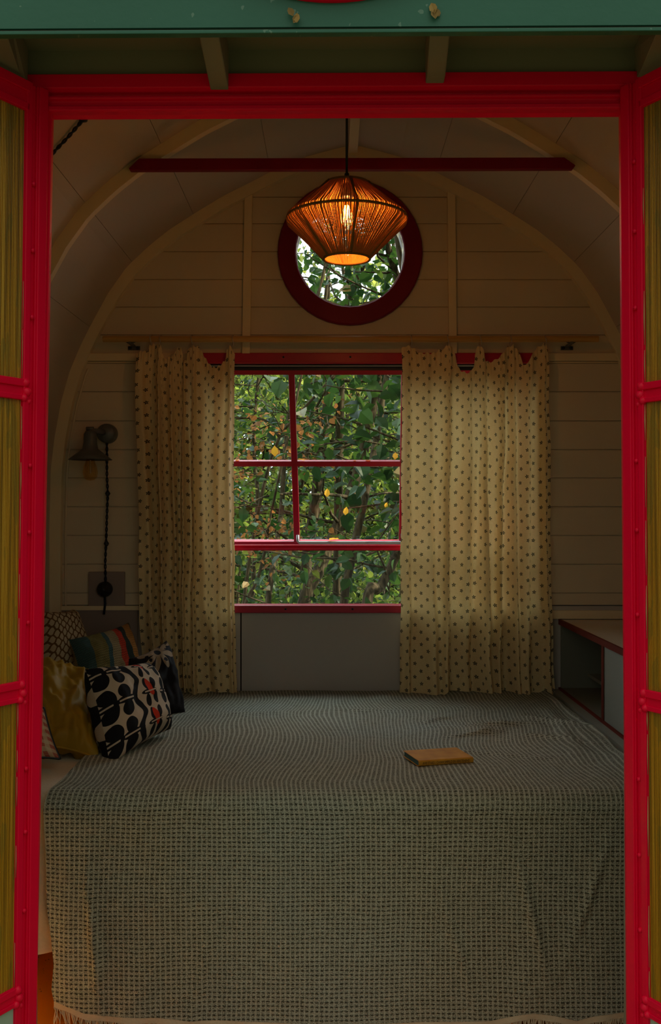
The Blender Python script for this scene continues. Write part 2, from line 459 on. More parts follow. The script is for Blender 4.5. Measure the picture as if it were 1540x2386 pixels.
# fixed mid rail with ledge, lower pane
mb = MB(); mb.box(XB(480), XB(1238), YB+.01, YB+.05, ZB(1281), ZB(1270)); mb.box(XB(480), XB(1238), YB+.0, YB+.02, ZB(1283), ZB(1279)); mb.build('transom', RED, w1, bevel=.002)
mb = MB(); mb.box(XB(480), XB(1238), YB+.028, YB+.031, ZB(1411), ZB(1281)); mb.build('lower_pane', GLASS, w1)
# casement opened outwards at the bottom
T = Vector((0, YB+.045, ZB(855))); YBo = 3.90
Bz = EYE+(CY-1262)*YBo/F
Bt = Vector((0, YBo, Bz)); dv = (Bt-T); Lc = dv.length; dv.normalize(); nv = Vector((0, -dv.z, dv.y))  # nv: normal
nv = Vector((1, 0, 0)).cross(dv).normalized()
if nv.y > 0: nv = -nv
def cp(x, l, n): return Vector((x, T.y, T.z))+dv*l+nv*n
def cbar(mb, xa0, xa1, la, xb0, xb1, lb, n0, n1):
    mb.hexa([cp(xa0,la,n0), cp(xa1,la,n0), cp(xa1,la,n1), cp(xa0,la,n1), cp(xb0,lb,n0), cp(xb1,lb,n0), cp(xb1,lb,n1), cp(xb0,lb,n1)])
xl0, xr0 = XB(486), XB(1230)
def lofy(py):      # length along the sash for an image row
    for i in range(400):
        l = Lc*1.1*i/400; q = cp(0, l, 0)
        if CY-(q.z-EYE)*F/q.y >= py: return l
    return Lc
mb = MB(); cbar(mb, xl0, xr0, 0, xl0, xr0, lofy(871), -.012, .014)
cbar(mb, xl0, xl0+.022, 0, xl0, xl0+.022, Lc, -.012, .014); cbar(mb, xr0-.022, xr0, 0, xr0-.022, xr0, Lc, -.012, .014)
cbar(mb, xl0, xr0, lofy(1259), xl0, xr0, lofy(1267), -.012, .014)
mb.build('sash_frame', REDW, w1, bevel=.002)
mxa, mxb = XB(678), (692-CX)*YBo/F
mb = MB(); cbar(mb, mxa-.0115, mxa+.0115, .01, mxb-.0115, mxb+.0115, Lc, -.008, .012); mb.build('mullion', REDW, w1, bevel=.002)
rgx = (936-CX)*3.66/F
mb = MB(); cbar(mb, rgx, rgx+.02, .01, rgx+.006, rgx+.026, Lc, -.008, .012); mb.build('mullion', REDW, w1, bevel=.002)
la, lb = lofy(1073), lofy(1085)
mb = MB(); cbar(mb, xl0, xr0, la, xl0, xr0, lb, -.010, .012); mb.build('glazing_bar', REDW, w1, bevel=.002)
mb = MB(); cbar(mb, xl0, xr0, .01, xl0, xr0, Lc-.01, -.002, .001); mb.build('upper_pane', GLASS, w1)
lm = lofy(1258)
q0, q1 = cp(mxb+.004, lm, .03), cp((936-CX)*YBo/F, lm, .03)
mb = MB(); mb.tube([q0+Vector((0,0,.03)), q0+Vector((0,0,.006)), q0+Vector((.006,0,0)), q1-Vector((.006,0,0)), q1+Vector((0,0,.006)), q1+Vector((0,0,.035))], .006, 8)
mb.build('stay_bar', STEELB, w1, smooth=True)['label'] = 'pale blue grey metal stay bar'
# fallen yellow leaves caught on the bars
def leafmat(name, c1, c2, tr, trc, rough=.6):
    m = Mat(name, rough, .15); g = m.node('ShaderNodeNewGeometry'); r = S(m.nt, g.outputs['Random Per Island'])
    k = m.ramp(r, [(0, c1), (.8, c2), (1, tuple(min(1, c*1.4) for c in c2[:3])+(1,))]); m.base(k)
    t = m.ramp(r, [(0, trc), (1, tuple(c*1.3 for c in trc[:3])+(1,))]); m.translucent(tr, t); return m.m
YLEAF = leafmat('fallen_leaf_yellow', (.75, .36, .02, 1), (.85, .45, .04, 1), .4, (.9, .5, .05, 1))
BLEAF = leafmat('dry_leaf_brown', (.20, .13, .05, 1), (.3, .2, .07, 1), .2, (.4, .25, .1, 1))
def leaf_pts(c, L, W, R):
    out = [(0,0,0),(W*.5,L*.3,.12*L),(W*.42,L*.65,.1*L),(0,L,-.05*L),(-W*.42,L*.65,.1*L),(-W*.5,L*.3,.12*L),(0,L*.5,0)]
    return [Vector(c)+R @ Vector(p) for p in out]
def add_leaf(mb, c, L, W, R):
    p = leaf_pts(c, L, W, R); b = len(mb.v); mb.v += [tuple(q) for q in p]
    for f in ((0,1,6),(1,2,6),(2,3,6),(3,4,6),(4,5,6),(5,0,6)): mb.f.append(tuple(b+i for i in f))
from mathutils import Euler
lo = lambda px, l, n=.014: cp(0, l, n)+Vector(((px-CX)*(cp(0, l, n).y)/F, 0, .004))
yl = [(641, la-.012, .045, 'yellow leaf stuck to the glass above the left glazing bar', 78), (553, la, .03, 'yellow leaf lying at the left end of the glazing bar', 10),
      (710, la, .03, 'yellow leaf lying on the glazing bar just right of the mullion', 15), (826, la, .02, 'small orange leaf on the middle of the glazing bar', 5),
      (858, la, .032, 'flat orange leaf on the glazing bar, left of two at its right end', 5), (920, la, .035, 'upright yellow leaf at the right end of the glazing bar', 60),
      (757, lm, .05, 'long orange leaf lying on the pale stay bar', 8), (762, lofy(1160), .036, 'yellow leaf stuck on the lower right pane, upper one', 75),
      (804, lofy(1202), .034, 'yellow leaf stuck on the lower right pane, lower one', 85), (897, lofy(1183), .022, 'small orange leaf stuck near the right side of the lower pane', 80)]
for px, l, L, lab, up in yl:
    mb = MB(); R = Euler((math.radians(up), 0, random.uniform(-1.4, 1.4) if up < 30 else 0)).to_matrix()
    if up >= 30: R = Euler((math.radians(up), random.uniform(-.7, .7), 0)).to_matrix()
    add_leaf(mb, (0, 0, 0), L, L*.62, R); o = mb.build('fallen_leaf', YLEAF)
    if px == 757: o.location = q0.lerp(q1, .3)+Vector((0, -.005, .009))
    else: o.location = lo(px, l, .016 if up < 30 else .004)
    tag(o, lab, 'leaf', 'fallen leaves on the window')

# ================================================================== CURTAIN ROD AND CURTAINS
RY = YB-.075; rs = RY/F
rod = empty('curtain_rod', 'long round wooden curtain rod above the window', 'curtain rod')
rz = EYE+(CY-790)*rs
mb = MB(); mb.tube([((240-CX)*rs, RY, rz), ((1394-CX)*rs, RY, rz)], .0108, 16); mb.build('rod', WOODR, rod, smooth=False)
for bx in (303, 1332):
    mb = MB(); xb_ = (bx-CX)*rs; mb.box(xb_-.005, xb_+.005, RY-.004, YB, rz-.018, rz-.010); mb.box(xb_-.022, xb_+.022, YB-.006, YB, rz-.028, rz-.014)
    mb.tube([(xb_-.018, RY+.012, rz-.006), (xb_, RY+.004, rz-.018), (xb_+.018, RY+.012, rz-.006)], .003, 6)
    br = mb.build('bracket', METAL, rod)
    for sx in (-.014, .014):
        mb = MB(); mb.lathe([(0, -.004), (.006, -.003), (.0065, 0)], (xb_+sx, YB-.006, rz-.021), 12, 'y'); mb.build('screw', BLACK, br)
ring_px = (352, 374, 447, 543, 958, 1043, 1119, 1190, 1270)
ring_lab = ('leftmost on the left curtain', 'second on the left curtain', 'third on the left curtain', 'rightmost on the left curtain',
            'leftmost on the right curtain', 'second on the right curtain', 'third on the right curtain', 'fourth on the right curtain', 'rightmost on the right curtain')
for px, lab in zip(ring_px, ring_lab):
    mb = MB(); c = Vector(((px-CX)*rs, RY, rz-.004)); pts = [c+Vector((.002*math.sin(a*2), math.cos(a)*.0155, math.sin(a)*.0185)) for a in [2*PI*i/20 for i in range(21)]]
    mb.tube(pts, .0013, 6, cap=False)
    tag(mb.build('curtain_ring', WIRE, smooth=True), 'thin wire curtain ring, '+lab, 'curtain ring', 'wire rings on the curtain rod')

def make_curtain(top, left, right, bottom, folds, label, ys):
    nu, nv = 260, 110
    t0, t1 = top[0][0], top[-1][0]
    zt = lambda px: EYE+(CY-interp(top, px))*rs
    scale = 1.22
    def fold(u, v):
        a = 0
        for (fc, wd, am, dr) in folds:
            d = (u-fc-dr*v)/wd; d = d*2.6 if d > 0 else d*.8; a += 1.35*am*math.exp(-d*d)
        nn = noise.noise(Vector((u*3, v*1.2, ys))); a += .004*math.sin(u*46+v*1.5+ys+nn*4)*(1+nn)+.012*math.sin(u*19+1.2*v+ys+nn*5)+.014*noise.noise(Vector((u*7, v*1.3, ys+9)))
        return a
    def fn(u, v):
        px = lerp(interp(left, v), interp(right, v), u)
        ptop = lerp(t0, t1, u)
        ztop = zt(ptop)+.0035*math.sin(u*150+ys)*(1 if v < .04 else 0)
        zb = EYE+(CY-interp(bottom, u))*(YB-.08)/F
        z = lerp(ztop, zb, v)
        env = .45+.55*min(1, v*3)
        Y = YB-.062-fold(u, v)*env+.006*noise.noise(Vector((u*9, v*7, ys)))
        if v < .03: Y += .004*math.sin(u*190)
        return Vector(((px-CX)*(YB-.08)/F+.004*noise.noise(Vector((v*9, u*3, ys+5))), Y, z))
    W = (right[0][1]-left[0][1])*rs*scale
    AL = [0]
    for i in range(nu):
        p0, p1 = fn(i/nu, .62), fn((i+1)/nu, .62); AL.append(AL[-1]+math.hypot(p1.x-p0.x, p1.y-p0.y))
    def uvf(u, v):
        p = fn(u, v); return (AL[int(round(u*nu))]+.02*noise.noise(Vector((u*4, v*2, 1)))+ys, p.z+.012*math.sin(u*9+ys)*(1-v))
    mb = MB(); mb.grid(nu, nv, fn, uvf)
    o = mb.build('curtain', CURT, smooth=True); tag(o, label, 'curtain', 'flowered curtains'); return o
topR = [(934,812),(945,806),(958,807),(968,815),(975,821),(985,823),(1000,822),(1012,821),(1020,815),(1032,811),(1043,803),(1055,810),(1061,822),(1066,854),(1075,862),(1085,869),(1098,864),(1104,850),(1106,826),(1112,808),(1121,805),(1128,822),(1134,838),(1142,842),(1155,838),(1165,832),(1174,822),(1184,808),(1197,803),(1207,810),(1214,826),(1220,846),(1227,852),(1236,834),(1246,818),(1255,808),(1270,800),(1276,800),(1281,815)]
topL = [(318,825),(328,818),(340,816),(348,802),(360,800),(373,802),(377,818),(382,838),(392,834),(402,830),(410,812),(420,806),(424,822),(428,842),(434,840),(436,815),(447,806),(462,807),(470,820),(480,838),(490,852),(500,857),(512,850),(522,838),(528,815),(534,805),(541,812),(546,826)]
cR = make_curtain(topR, [(0,936),(.03,938),(.5,934),(1,932)], [(0,1281),(.5,1285),(.9,1292),(1,1297)],
    [(0,1624),(.1,1628),(.25,1627),(.3,1610),(.55,1616),(.68,1612),(.70,1630),(.85,1633),(1,1626)],
    [(.04,.03,.02,.02),(.17,.05,.018,.06),(.33,.028,.03,-.03),(.46,.04,.02,-.02),(.56,.03,.03,.02),(.70,.022,.035,-.06),(.76,.03,.02,.0),(.88,.04,.025,-.06),(.97,.02,.02,0)],
    'wide flowered linen curtain right of the window, hanging to the bed', 0.4)
cL = make_curtain(topL, [(0,318),(.1,314),(.5,324),(.8,322),(1,330)], [(0,546),(.3,543),(.8,546),(1,551)],
    [(0,1600),(.4,1612),(.6,1618),(.8,1612),(1,1616)],
    [(.06,.05,.02,.1),(.24,.025,.032,.03),(.36,.03,.02,.05),(.50,.02,.03,-.04),(.60,.03,.025,-.03),(.78,.06,.012,.05),(.96,.03,.02,0)],
    'narrow flowered linen curtain left of the window, behind the cushions', 2.1)

# ================================================================== BED
BT = EYE-.657; BF = 2.335
bed = empty('bed', 'built-in bed filling the back of the wagon', 'bed')
mb = MB(); mb.box(XL+.03, .80, BF+.03, YB-.03, BT-.19, BT-.02); mb.build('mattress', MATT, bed, bevel=.03)
mb = MB(); mb.box(XL+.01, .80, BF+.06, YB-.02, BT-.26, BT-.19); mb.build('platform', WOODR, bed)
for lx in (XL+.05, .74):
    for ly in (2.45, 3.55):
        mb = MB(); mb.box(lx-.025, lx+.025, ly-.025, ly+.025, 0, BT-.26); mb.build('leg', WOODR, bed)
# sheet
def path_fn(front, hem, r=.035):
    # arc-length path from the back edge over the front corner down to the hem: (Y, z, normal)
    L1 = (YB-.02)-(front+r); L2 = r*PI/2
    def at(s, top=BT):
        if s < L1: return (YB-.02-s, top, (0, 1))
        if s < L1+L2:
            a = (s-L1)/r; return (front+r-r*math.sin(a), top-r+r*math.cos(a), (-math.sin(a), math.cos(a)))
        return (front, top-r-(s-L1-L2), (-1, 0))
    return at, L1+L2
pa, Lh = path_fn(BF+.012, 0)
def sheet_fn(u, v):
    x = lerp(XL+.01, .800, u)
    hemz = .215+.02*math.sin(x*9)+.012*noise.noise(Vector((x*8, 0, 2)))
    tot = Lh+(BT-.035-hemz); Y, z, n = pa(v*tot, BT-(.014 if -.58 < x < .755 else .009))
    d = .004*noise.noise(Vector((x*6, v*9, 0)))+.003*noise.noise(Vector((x*22, v*24, 3)))
    if v*tot > Lh: d += .008*math.sin(x*17+v*3)*min(1, (v*tot-Lh)*5)*(1 if x < -.6 else .1)
    if x > .77: d += .006
    return Vector((x, Y+n[0]*d, z+n[1]*d))
mb = MB(); mb.grid(150, 130, sheet_fn); tag(mb.build('bed_sheet', SHEET, smooth=True), 'cream bed sheet under the grey blanket, hanging at the left corner', 'sheet')
# blanket
pb, Lb = path_fn(BF-.015, 0, .04)
hemtab = [(-.66,2338),(-.62,2350),(-.58,2364),(-.5,2371),(-.42,2374),(-.35,2383),(0,2392),(.3,2390),(.37,2387),(.43,2372),(.47,2366),(.52,2371),(.57,2383),(.61,2371),(.68,2362),(.8,2358)]
leftb = [(0,-.66),(1.20,-.655),(1.27,-.662),(1.32,-.668),(1.55,-.662),(1.62,-.652),(1.68,-.645),(1.74,-.651),(1.79,-.640),(1.86,-.632),(1.95,-.625)]
def wrinkle(x, Y):
    g = math.exp(-((x-.50)/.16)**2-((Y-2.95)/.16)**2)
    g2 = math.exp(-((x-.72)/.10)**2-((Y-2.75)/.45)**2)
    w = .010*noise.noise(Vector((x*3, Y*3, 0)))+.005*noise.noise(Vector((x*8, Y*8, 4)))
    w += g*.014*noise.noise(Vector((x*10+3, Y*22, 1)))
    w += g2*.020*(noise.noise(Vector((x*22, Y*5, 8)))+.5)
    for (cx, cy, a, L, W, A) in ((.52,3.03,.15,.16,.012,.011),(.42,2.90,.35,.12,.011,.009),(.58,2.84,-.5,.14,.012,.009),(.68,3.02,-1.0,.13,.013,.016),(-.25,3.2,.2,.2,.02,.008),(.15,3.25,.0,.18,.016,.008),(.45,2.66,-.35,.14,.014,.007),(.33,3.1,.7,.1,.012,.009)):
        ca, sa = math.cos(a), math.sin(a); u = (x-cx)*ca+(Y-cy)*sa; v = -(x-cx)*sa+(Y-cy)*ca
        w += A*math.exp(-(u/L)**2-(v/W)**2)
    return w if w > -.001 else -.001+(w+.001)*.10
def blanket_s(u, v):
    xr = .778
    s0 = v*(Lb+ (BT-.04)-.02)
    hx = lerp(-.65, xr, u)
    hz = EYE+(CY-interp(hemtab, hx))*(BF-.03)/F
    tot = Lb+(BT-.04)-hz; s = v*tot
    x = lerp(interp(leftb, s), xr+.012*math.sin(s*7)+.010*noise.noise(Vector((s*6, 0, 0))), u)
    return x, s, tot
def blanket_fn(u, v):
    x, s, tot = blanket_s(u, v); Y, z, n = pb(s)
    d = .004
    if s < Lb-.03:
        e = min(1, (Lb-.03-s)/.15); d += wrinkle(x, Y)*e+.004*e
    else:
        t = max(0, s-Lb); e = min(1, t/.12)
        d += e*(.010*noise.noise(Vector((x*3.2, t*1.2, 7)))+.005*math.sin(x*11+1.1*math.sin(t*4))*min(1, t*2.2)+.004*noise.noise(Vector((x*12, t*7, 7))))
        for (cx, dx, tt, A) in ((.47, .25, .25, .012), (.6, -.35, .2, .010), (.30, .3, .33, .008), (-.55, .1, .3, .012), (-.3, -.2, .38, .007)):
            q = (x-cx-dx*(t-tt))/.012; d += A*math.exp(-q*q)*math.exp(-((t-tt)/.12)**2)
        ed = max(0, 1-(x+.66)/.05); d -= .01*ed*e
    if x > .745 and s < Lb: d += .008*math.exp(-((x-.77)/.012)**2)
    return Vector((x, Y+n[0]*d, z+n[1]*d))
def blanket_uv(u, v):
    x, s, tot = blanket_s(u, v); return (x+.7, s)
mb = MB(); mb.grid(420, 420, blanket_fn, blanket_uv)
bl = mb.build('blanket', WAFFLE, smooth=True); tag(bl, 'grey-green waffle weave blanket spread over the bed and hanging down its front', 'blanket')
# hem band and fringe
mb = MB()
def hem_fn(u, v):
    p = blanket_fn(u, 1); return p+Vector((0, .001+.002*math.sin(u*90)*v, -.014*v-.002*noise.noise(Vector((u*60, 0, 0)))*v))
mb.grid(420, 3, hem_fn); mb.build('hem_band', HEM, bl, smooth=True)['label'] = 'pale cream woven hem band'
mb = MB()
for i in range(520):
    u = (i+random.random()*.6)/520; p = hem_fn(u, 1); l = random.uniform(.035, .055)
    q1_ = p+Vector((random.gauss(0, .004), random.gauss(0, .004), -l*.5)); q2_ = q1_+Vector((random.gauss(0, .006), random.gauss(0, .005), -l*.5))
    q2_.z = max(q2_.z, .003)
    mb.tube([p, q1_, q2_], [.0012, .0011, .0006], 4, cap=False)
o = mb.build('fringe', HEM, bl); o['kind'] = 'stuff'
# ================================================================== SIDEBOARD (right)
sb = empty('sideboard', 'low built-in sideboard with red-edged beige top right of the bed', 'cabinet')
ct = EYE-.392; sx = .838
mb = MB(); mb.box(sx+.003, XR-.005, 1.82, YB-.003, ct-.016, ct); mb.build('worktop', TOPM, sb)
mb = MB(); mb.box(sx-.006, sx+.003, 1.82, YB-.003, ct-.018, ct+.0005); mb.build('edge_strip', REDD, sb)['label'] = 'dull red wooden edge strip'
mb = MB(); mb.box(sx+.002, sx+.014, 1.82, 3.055, EYE-.644, ct-.016); mb.build('front_panel', PGREY, sb)
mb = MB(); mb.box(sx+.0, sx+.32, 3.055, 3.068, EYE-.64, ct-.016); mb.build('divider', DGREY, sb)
mb = MB(); mb.box(sx-.003, sx, 3.053, 3.070, EYE-.64, ct-.016); mb.build('divider_edge', REDD, sb)
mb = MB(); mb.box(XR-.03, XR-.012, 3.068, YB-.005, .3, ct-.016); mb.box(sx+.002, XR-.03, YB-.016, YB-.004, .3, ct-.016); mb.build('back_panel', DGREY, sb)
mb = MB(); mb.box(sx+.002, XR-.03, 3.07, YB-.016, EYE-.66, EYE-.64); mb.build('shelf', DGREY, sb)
mb = MB(); mb.box(sx+.10, XR-.03, 3.07, YB-.016, EYE-.60, EYE-.588); mb.build('ledge', PGREY, sb)
mb = MB(); mb.box(.802, sx, 1.82, YB-.003, EYE-.70, EYE-.647); mb.build('rim_board', PGREY, sb)
mb = MB(); mb.box(sx-.006, sx+.002, 1.82, YB-.003, EYE-.652, EYE-.640); mb.build('rim_edge', REDD, sb)
mb = MB(); mb.box(.81, XR-.01, 1.82, YB-.02, 0, EYE-.70); mb.build('plinth', PGREY, sb)

# ================================================================== BOOK
def book():
    bk = empty('book', 'worn ochre paperback lying flat on the blanket', 'book')
    p0 = Vector((.223, 2.52, 0)); p1 = Vector((.368, 2.566, 0)); zt = BT+.012
    ax = (p1-p0).normalized(); ay = Vector((-ax.y, ax.x, 0)); L = (p1-p0).length; W = .105; T = .015
    bk.location = (p0.x, p0.y, zt); bk.rotation_euler = (math.radians(1.2), math.radians(.8), math.atan2(ax.y, ax.x))
    m = Mat('ochre_cover', .6, .3); n = m.noise(25, 4); k = m.ramp(n, [(.3, (.42, .17, .012, 1)), (.7, (.58, .27, .025, 1))]); m.base(k); cov = m.m
    m = Mat('blue_page_edges', .8, .2); k = m.mix((m.noise(1, 2, stretch=(40, 40, 900))), (.05, .10, .10, 1), (.09, .15, .14, 1)); m.base(k); pg = m.m
    mb = MB(); mb.box(.002, L-.002, .002, W-.003, .0012, T-.0012); mb.build('page_block', pg, bk)['label'] = 'page block with blue-green stained edges'
    prof = [(W, 0), (.003, 0), (0, .002), (-.0008, T/2), (0, T-.002), (.003, T), (W, T), (W, T-.0011), (.004, T-.0011), (.0015, T-.003), (.0008, T/2), (.0015, .003), (.004, .0011), (W, .0011)]
    mb = MB(); mb.prism(prof, lambda p, t: (t, p[0], p[1]), 0, L); mb.build('cover', cov, bk)
    ink = Mat('spine_ink', .7, .2).col((.03, .02, .015, 1)).m
    cu = bpy.data.curves.new('spine_lettering', 'FONT'); cu.body = 'AVIS STARD / OVERROMPELD EN VERSTEHEND'
    cu.size = .0062; cu.extrude = .0001; cu.align_x = 'CENTER'; cu.align_y = 'CENTER'
    t = bpy.data.objects.new('tmp', cu); C.objects.link(t); bpy.context.view_layer.update()
    me = bpy.data.meshes.new_from_object(t.evaluated_get(bpy.context.evaluated_depsgraph_get())); bpy.data.objects.remove(t)
    xs = [v.co.x for v in me.vertices]; sx_ = (L*.86)/(max(xs)-min(xs))
    for v in me.vertices: v.co.x *= sx_; v.co.y *= 1.5
    me.materials.clear(); me.materials.append(ink)
    o = bpy.data.objects.new('spine_lettering', me); C.objects.link(o); o.parent = bk; o.location = (L/2, -.0009, T/2); o.rotation_euler = (PI/2, 0, 0)
    mb = MB(); mb.box(0, L, -.0011, -.0006, .0022, .0026); mb.build('spine_line', ink, bk)
    return bk
book()

# ================================================================== CUSHIONS
def cushion(name, corners, thick, mat, label, group='cushions piled at the left end of the bed', pinch=.10, uvsc=1, sharp=.5, both=True, trim=None, flip=1, seed=0, lump=.01):
    c = [Vector(p) for p in corners]   # TL, TR, BR, BL
    n = ((c[1]-c[3]).cross(c[0]-c[2])).normalized()*flip
    ctr = sum(c, Vector())/4
    wv = ((c[1]-c[0]).length+(c[2]-c[3]).length)/2; hv = ((c[0]-c[3]).length+(c[1]-c[2]).length)/2
    N = 48
    def pt(u, v, sd):
        a, b = 2*u-1, 2*v-1
        # edges bow inward between the corners
        a2 = a*(1-pinch*(1-b*b)*abs(a)**2); b2 = b*(1-pinch*(1-a*a)*abs(b)**2)
        uu, vv = (a2+1)/2, (b2+1)/2
        p = c[3].lerp(c[2], uu).lerp(c[0].lerp(c[1], uu), vv)
        t = max(0, (1-a**4)*(1-b**4))**sharp
        t *= 1-.15*(abs(a*b))
        l = lump*(noise.noise(Vector((a*2.2+seed, b*2.2, seed)))+.5*noise.noise(Vector((a*5, b*5+seed, seed))))*min(1, t*2)
        return p+n*(sd*(thick*.5*t)+l)
    mb = MB()
    mb.grid(N, N, lambda u, v: pt(u, v, 1), lambda u, v: (u*wv*uvsc, v*hv*uvsc))
    mb.grid(N, N, lambda u, v: pt(1-u, v, -1), lambda u, v: ((1-u)*wv*uvsc+.5, v*hv*uvsc))
    o = mb.build(name, mat, smooth=True)
    tag(o, label, 'cushion', group)
    if trim:
        mb = MB(); ed = [pt(i/N, 0, 1) for i in range(N)]+[pt(1, i/N, 1) for i in range(N)]+[pt(1-i/N, 1, 1) for i in range(N)]+[pt(0, 1-i/N, 1) for i in range(N+1)]
        mb.tube(ed, .0035, 6, cap=False); mb.build('piping', trim, o, smooth=True)
    return o
def cloth_bump(m, s=.4):
    vec = m.node('ShaderNodeTexCoord').outputs['UV']
    m.bump(m.noise(500, 2, vec)+m.noise(12, 3, vec)*2, s, .002)
# lattice
m = Mat('lattice_print', .9, .1); vec, (x, y, z) = m.coord('UV')
p_ = .030; A = ((x+y)/p_).fract()-.5; B = ((x-y)/p_).fract()-.5
wA = ((x-y)*(PI*2/p_)).sin()*.07; wB = ((x+y)*(PI*2/p_)).sin()*.07
ln = ((A+wA).abs().lt(.12)).mx((B+wB).abs().lt(.12))
m.base(m.mix(ln, (.50, .40, .25, 1), (.14, .07, .02, 1))); cloth_bump(m); LATT = m.m
# stripes
m = Mat('striped_kilim', .95, .1); vec, (x, y, z) = m.coord('UV')
wv_ = x+(m.noise(9, 2, vec)-.5)*.012
k = m.ramp(wv_/.31, [(0, (.05, .10, .095, 1)), (.16, (.20, .16, .05, 1)), (.33, (.05, .10, .10, 1)), (.38, (.33, .24, .12, 1)), (.50, (.50, .045, .02, 1)), (.58, (.035, .045, .04, 1)), (.66, (.40, .17, .04, 1)), (.80, (.10, .09, .06, 1)), (.86, (.42, .12, .03, 1)), (.95, (.3, .2, .08, 1))], True)
tex = (y*(2*PI/.008)+(x*900).sin()).sin()*.5+.5
m.base(m.mix(tex*.45, k, (.03, .03, .02, 1))); m.bump(tex, .5, .003); STRIPE = m.m
# velvet
m = Mat('gold_velvet', .5, .12); vec, _ = m.coord('UV'); m.base(m.mix(m.noise(9, 3, vec), (.20, .10, .006, 1), (.42, .235, .018, 1)))
m.b.inputs['Sheen Weight'].default_value = .25; m.b.inputs['Sheen Roughness'].default_value = .3; m.b.inputs['Sheen Tint'].default_value = (1, .55, .08, 1)
m.bump(m.noise(9, 3, vec), .45, .02); VELV = m.m
# gingham
m = Mat('red_gingham', .9, .1); vec, (x, y, z) = m.coord('UV')
gx = (x/.024).fract().lt(.5); gy = (y/.024).fract().lt(.5); th_ = ((x/.0035).fract().lt(.25)).mx((y/.0035).fract().lt(.25))
k = m.mix(gx*gy, m.mix((gx+gy).mn(1)*.35, (.55, .42, .28, 1), (.45, .12, .06, 1)), (.35, .03, .02, 1)); k = m.mix(th_*.5, k, (.6, .48, .32, 1)); m.base(k); cloth_bump(m); GING = m.m
# black and white petals
m = Mat('black_petal_print', .85, .15); vec, (x, y, z) = m.coord('UV')
pw, ph = .205, .088
cxx = (x+.020)/pw; colm = cxx.floor(); lx = (cxx.fract()-.5)*pw; yy = y/ph+colm.mod2()*.1; ly = (yy.fract()-.5)*ph
def ell(cx, cy, rx, ry, rot=0):
    dx = lx-cx; dy = ly-cy
    if rot:
        c_, s_2 = math.cos(rot), math.sin(rot); dx, dy = dx*c_+dy*s_2, dy*c_-dx*s_2
    return ((dx/rx).pow(2)+(dy/ry).pow(2)).lt(1)
petals = ell(-.028, .022, .021, .020).mx(ell(-.028, -.022, .021, .020)).mx(ell(-.070, .020, .013, .022, .25)).mx(ell(-.070, -.020, .013, .022, -.25)).mx(ell(-.030, 0, .03, .010)).mx(ell(-.072, 0, .02, .009))
petals = petals.mx(ell(.086, .022, .010, .019, -.2)).mx(ell(.086, -.022, .010, .019, .2)).mx(ell(.058, .024, .009, .018)).mx(ell(.058, -.024, .009, .018))
cosy = (ly*(2*PI/ph)).cos()
cen = 0.020-cosy*.014
band = (lx-cen).abs().lt(.011+cosy*.002)
stem = ((lx+.028).abs().lt(.026)*(ly.abs().lt(.0022))).mx((lx+.078).abs().lt(.012)*ly.abs().lt(.0022)).mx((lx-.070).abs().lt(.024)*ly.abs().lt(.002))
blk = petals.mx(band).mx(ell(.0, 0, .02, .007)).mx(ell(.065, 0, .03, .007)) - stem
redz = ell(.070, .012, .009, .028, .25)*colm.lt(1.5)
k = m.mix(blk.mx(0), (.50, .41, .31, 1), (.008, .008, .010, 1)); k = m.mix(redz*(1-stem), k, (.50, .035, .012, 1)); m.base(k); cloth_bump(m); BWP = m.m
# black floral
m = Mat('black_floral', .8, .2); vec, (x, y, z) = m.coord('UV')
fx_, fy_ = x-.09, y-.22; rr = (fx_*fx_+fy_*fy_).sqrt(); th_ = fx_.atan2(fy_)
fl = rr.lt((th_*4.5).cos().abs()*.055+.015)*rr.gt(.012)
m.base(m.mix(fl*m.noise(30, 2, vec).gt(.38), (.010, .007, .008, 1), (.30, .20, .12, 1))); cloth_bump(m); FLOR = m.m

bz = 0
cushion('cushion', [P(97,1425,3.40), P(170,1420,3.52), P(225,1560,3.46), P(92,1600,3.28)], .13, LATT, 'cream cushion with brown lattice print at the back left corner', seed=1)
cushion('cushion', [P(160,1490,3.30), P(300,1450,3.50), P(345,1600,3.40), P(190,1640,3.20)], .12, STRIPE, 'striped woven cushion in red, teal and ochre behind the gold one', seed=2, pinch=.12)
cushion('cushion', [P(45,1535,2.95), P(205,1560,3.02), P(232,1772,2.66), P(85,1740,2.62)], .12, VELV, 'gold velvet cushion between the gingham and the petal-print cushions', seed=3, lump=.03, trim=VELV)
cushion('cushion', [P(40,1640,2.66), P(102,1650,2.60), P(140,1768,2.56), P(40,1775,2.52)], .07, GING, 'cream and red gingham cushion with black piping at the far left', seed=4, trim=BLACK)
cushion('cushion', [P(300,1535,3.20), P(388,1492,3.30), P(432,1665,3.24), P(320,1700,3.12)], .13, FLOR, 'black cushion with a pale flower, nearest the left curtain', seed=5, pinch=.08)
cushion('cushion', [P(198,1558,2.74), P(342,1545,2.94), P(398,1698,2.88), P(256,1790,2.60)], .15, BWP, 'black and cream petal-print cushion in front of the pile', seed=6, pinch=.09)

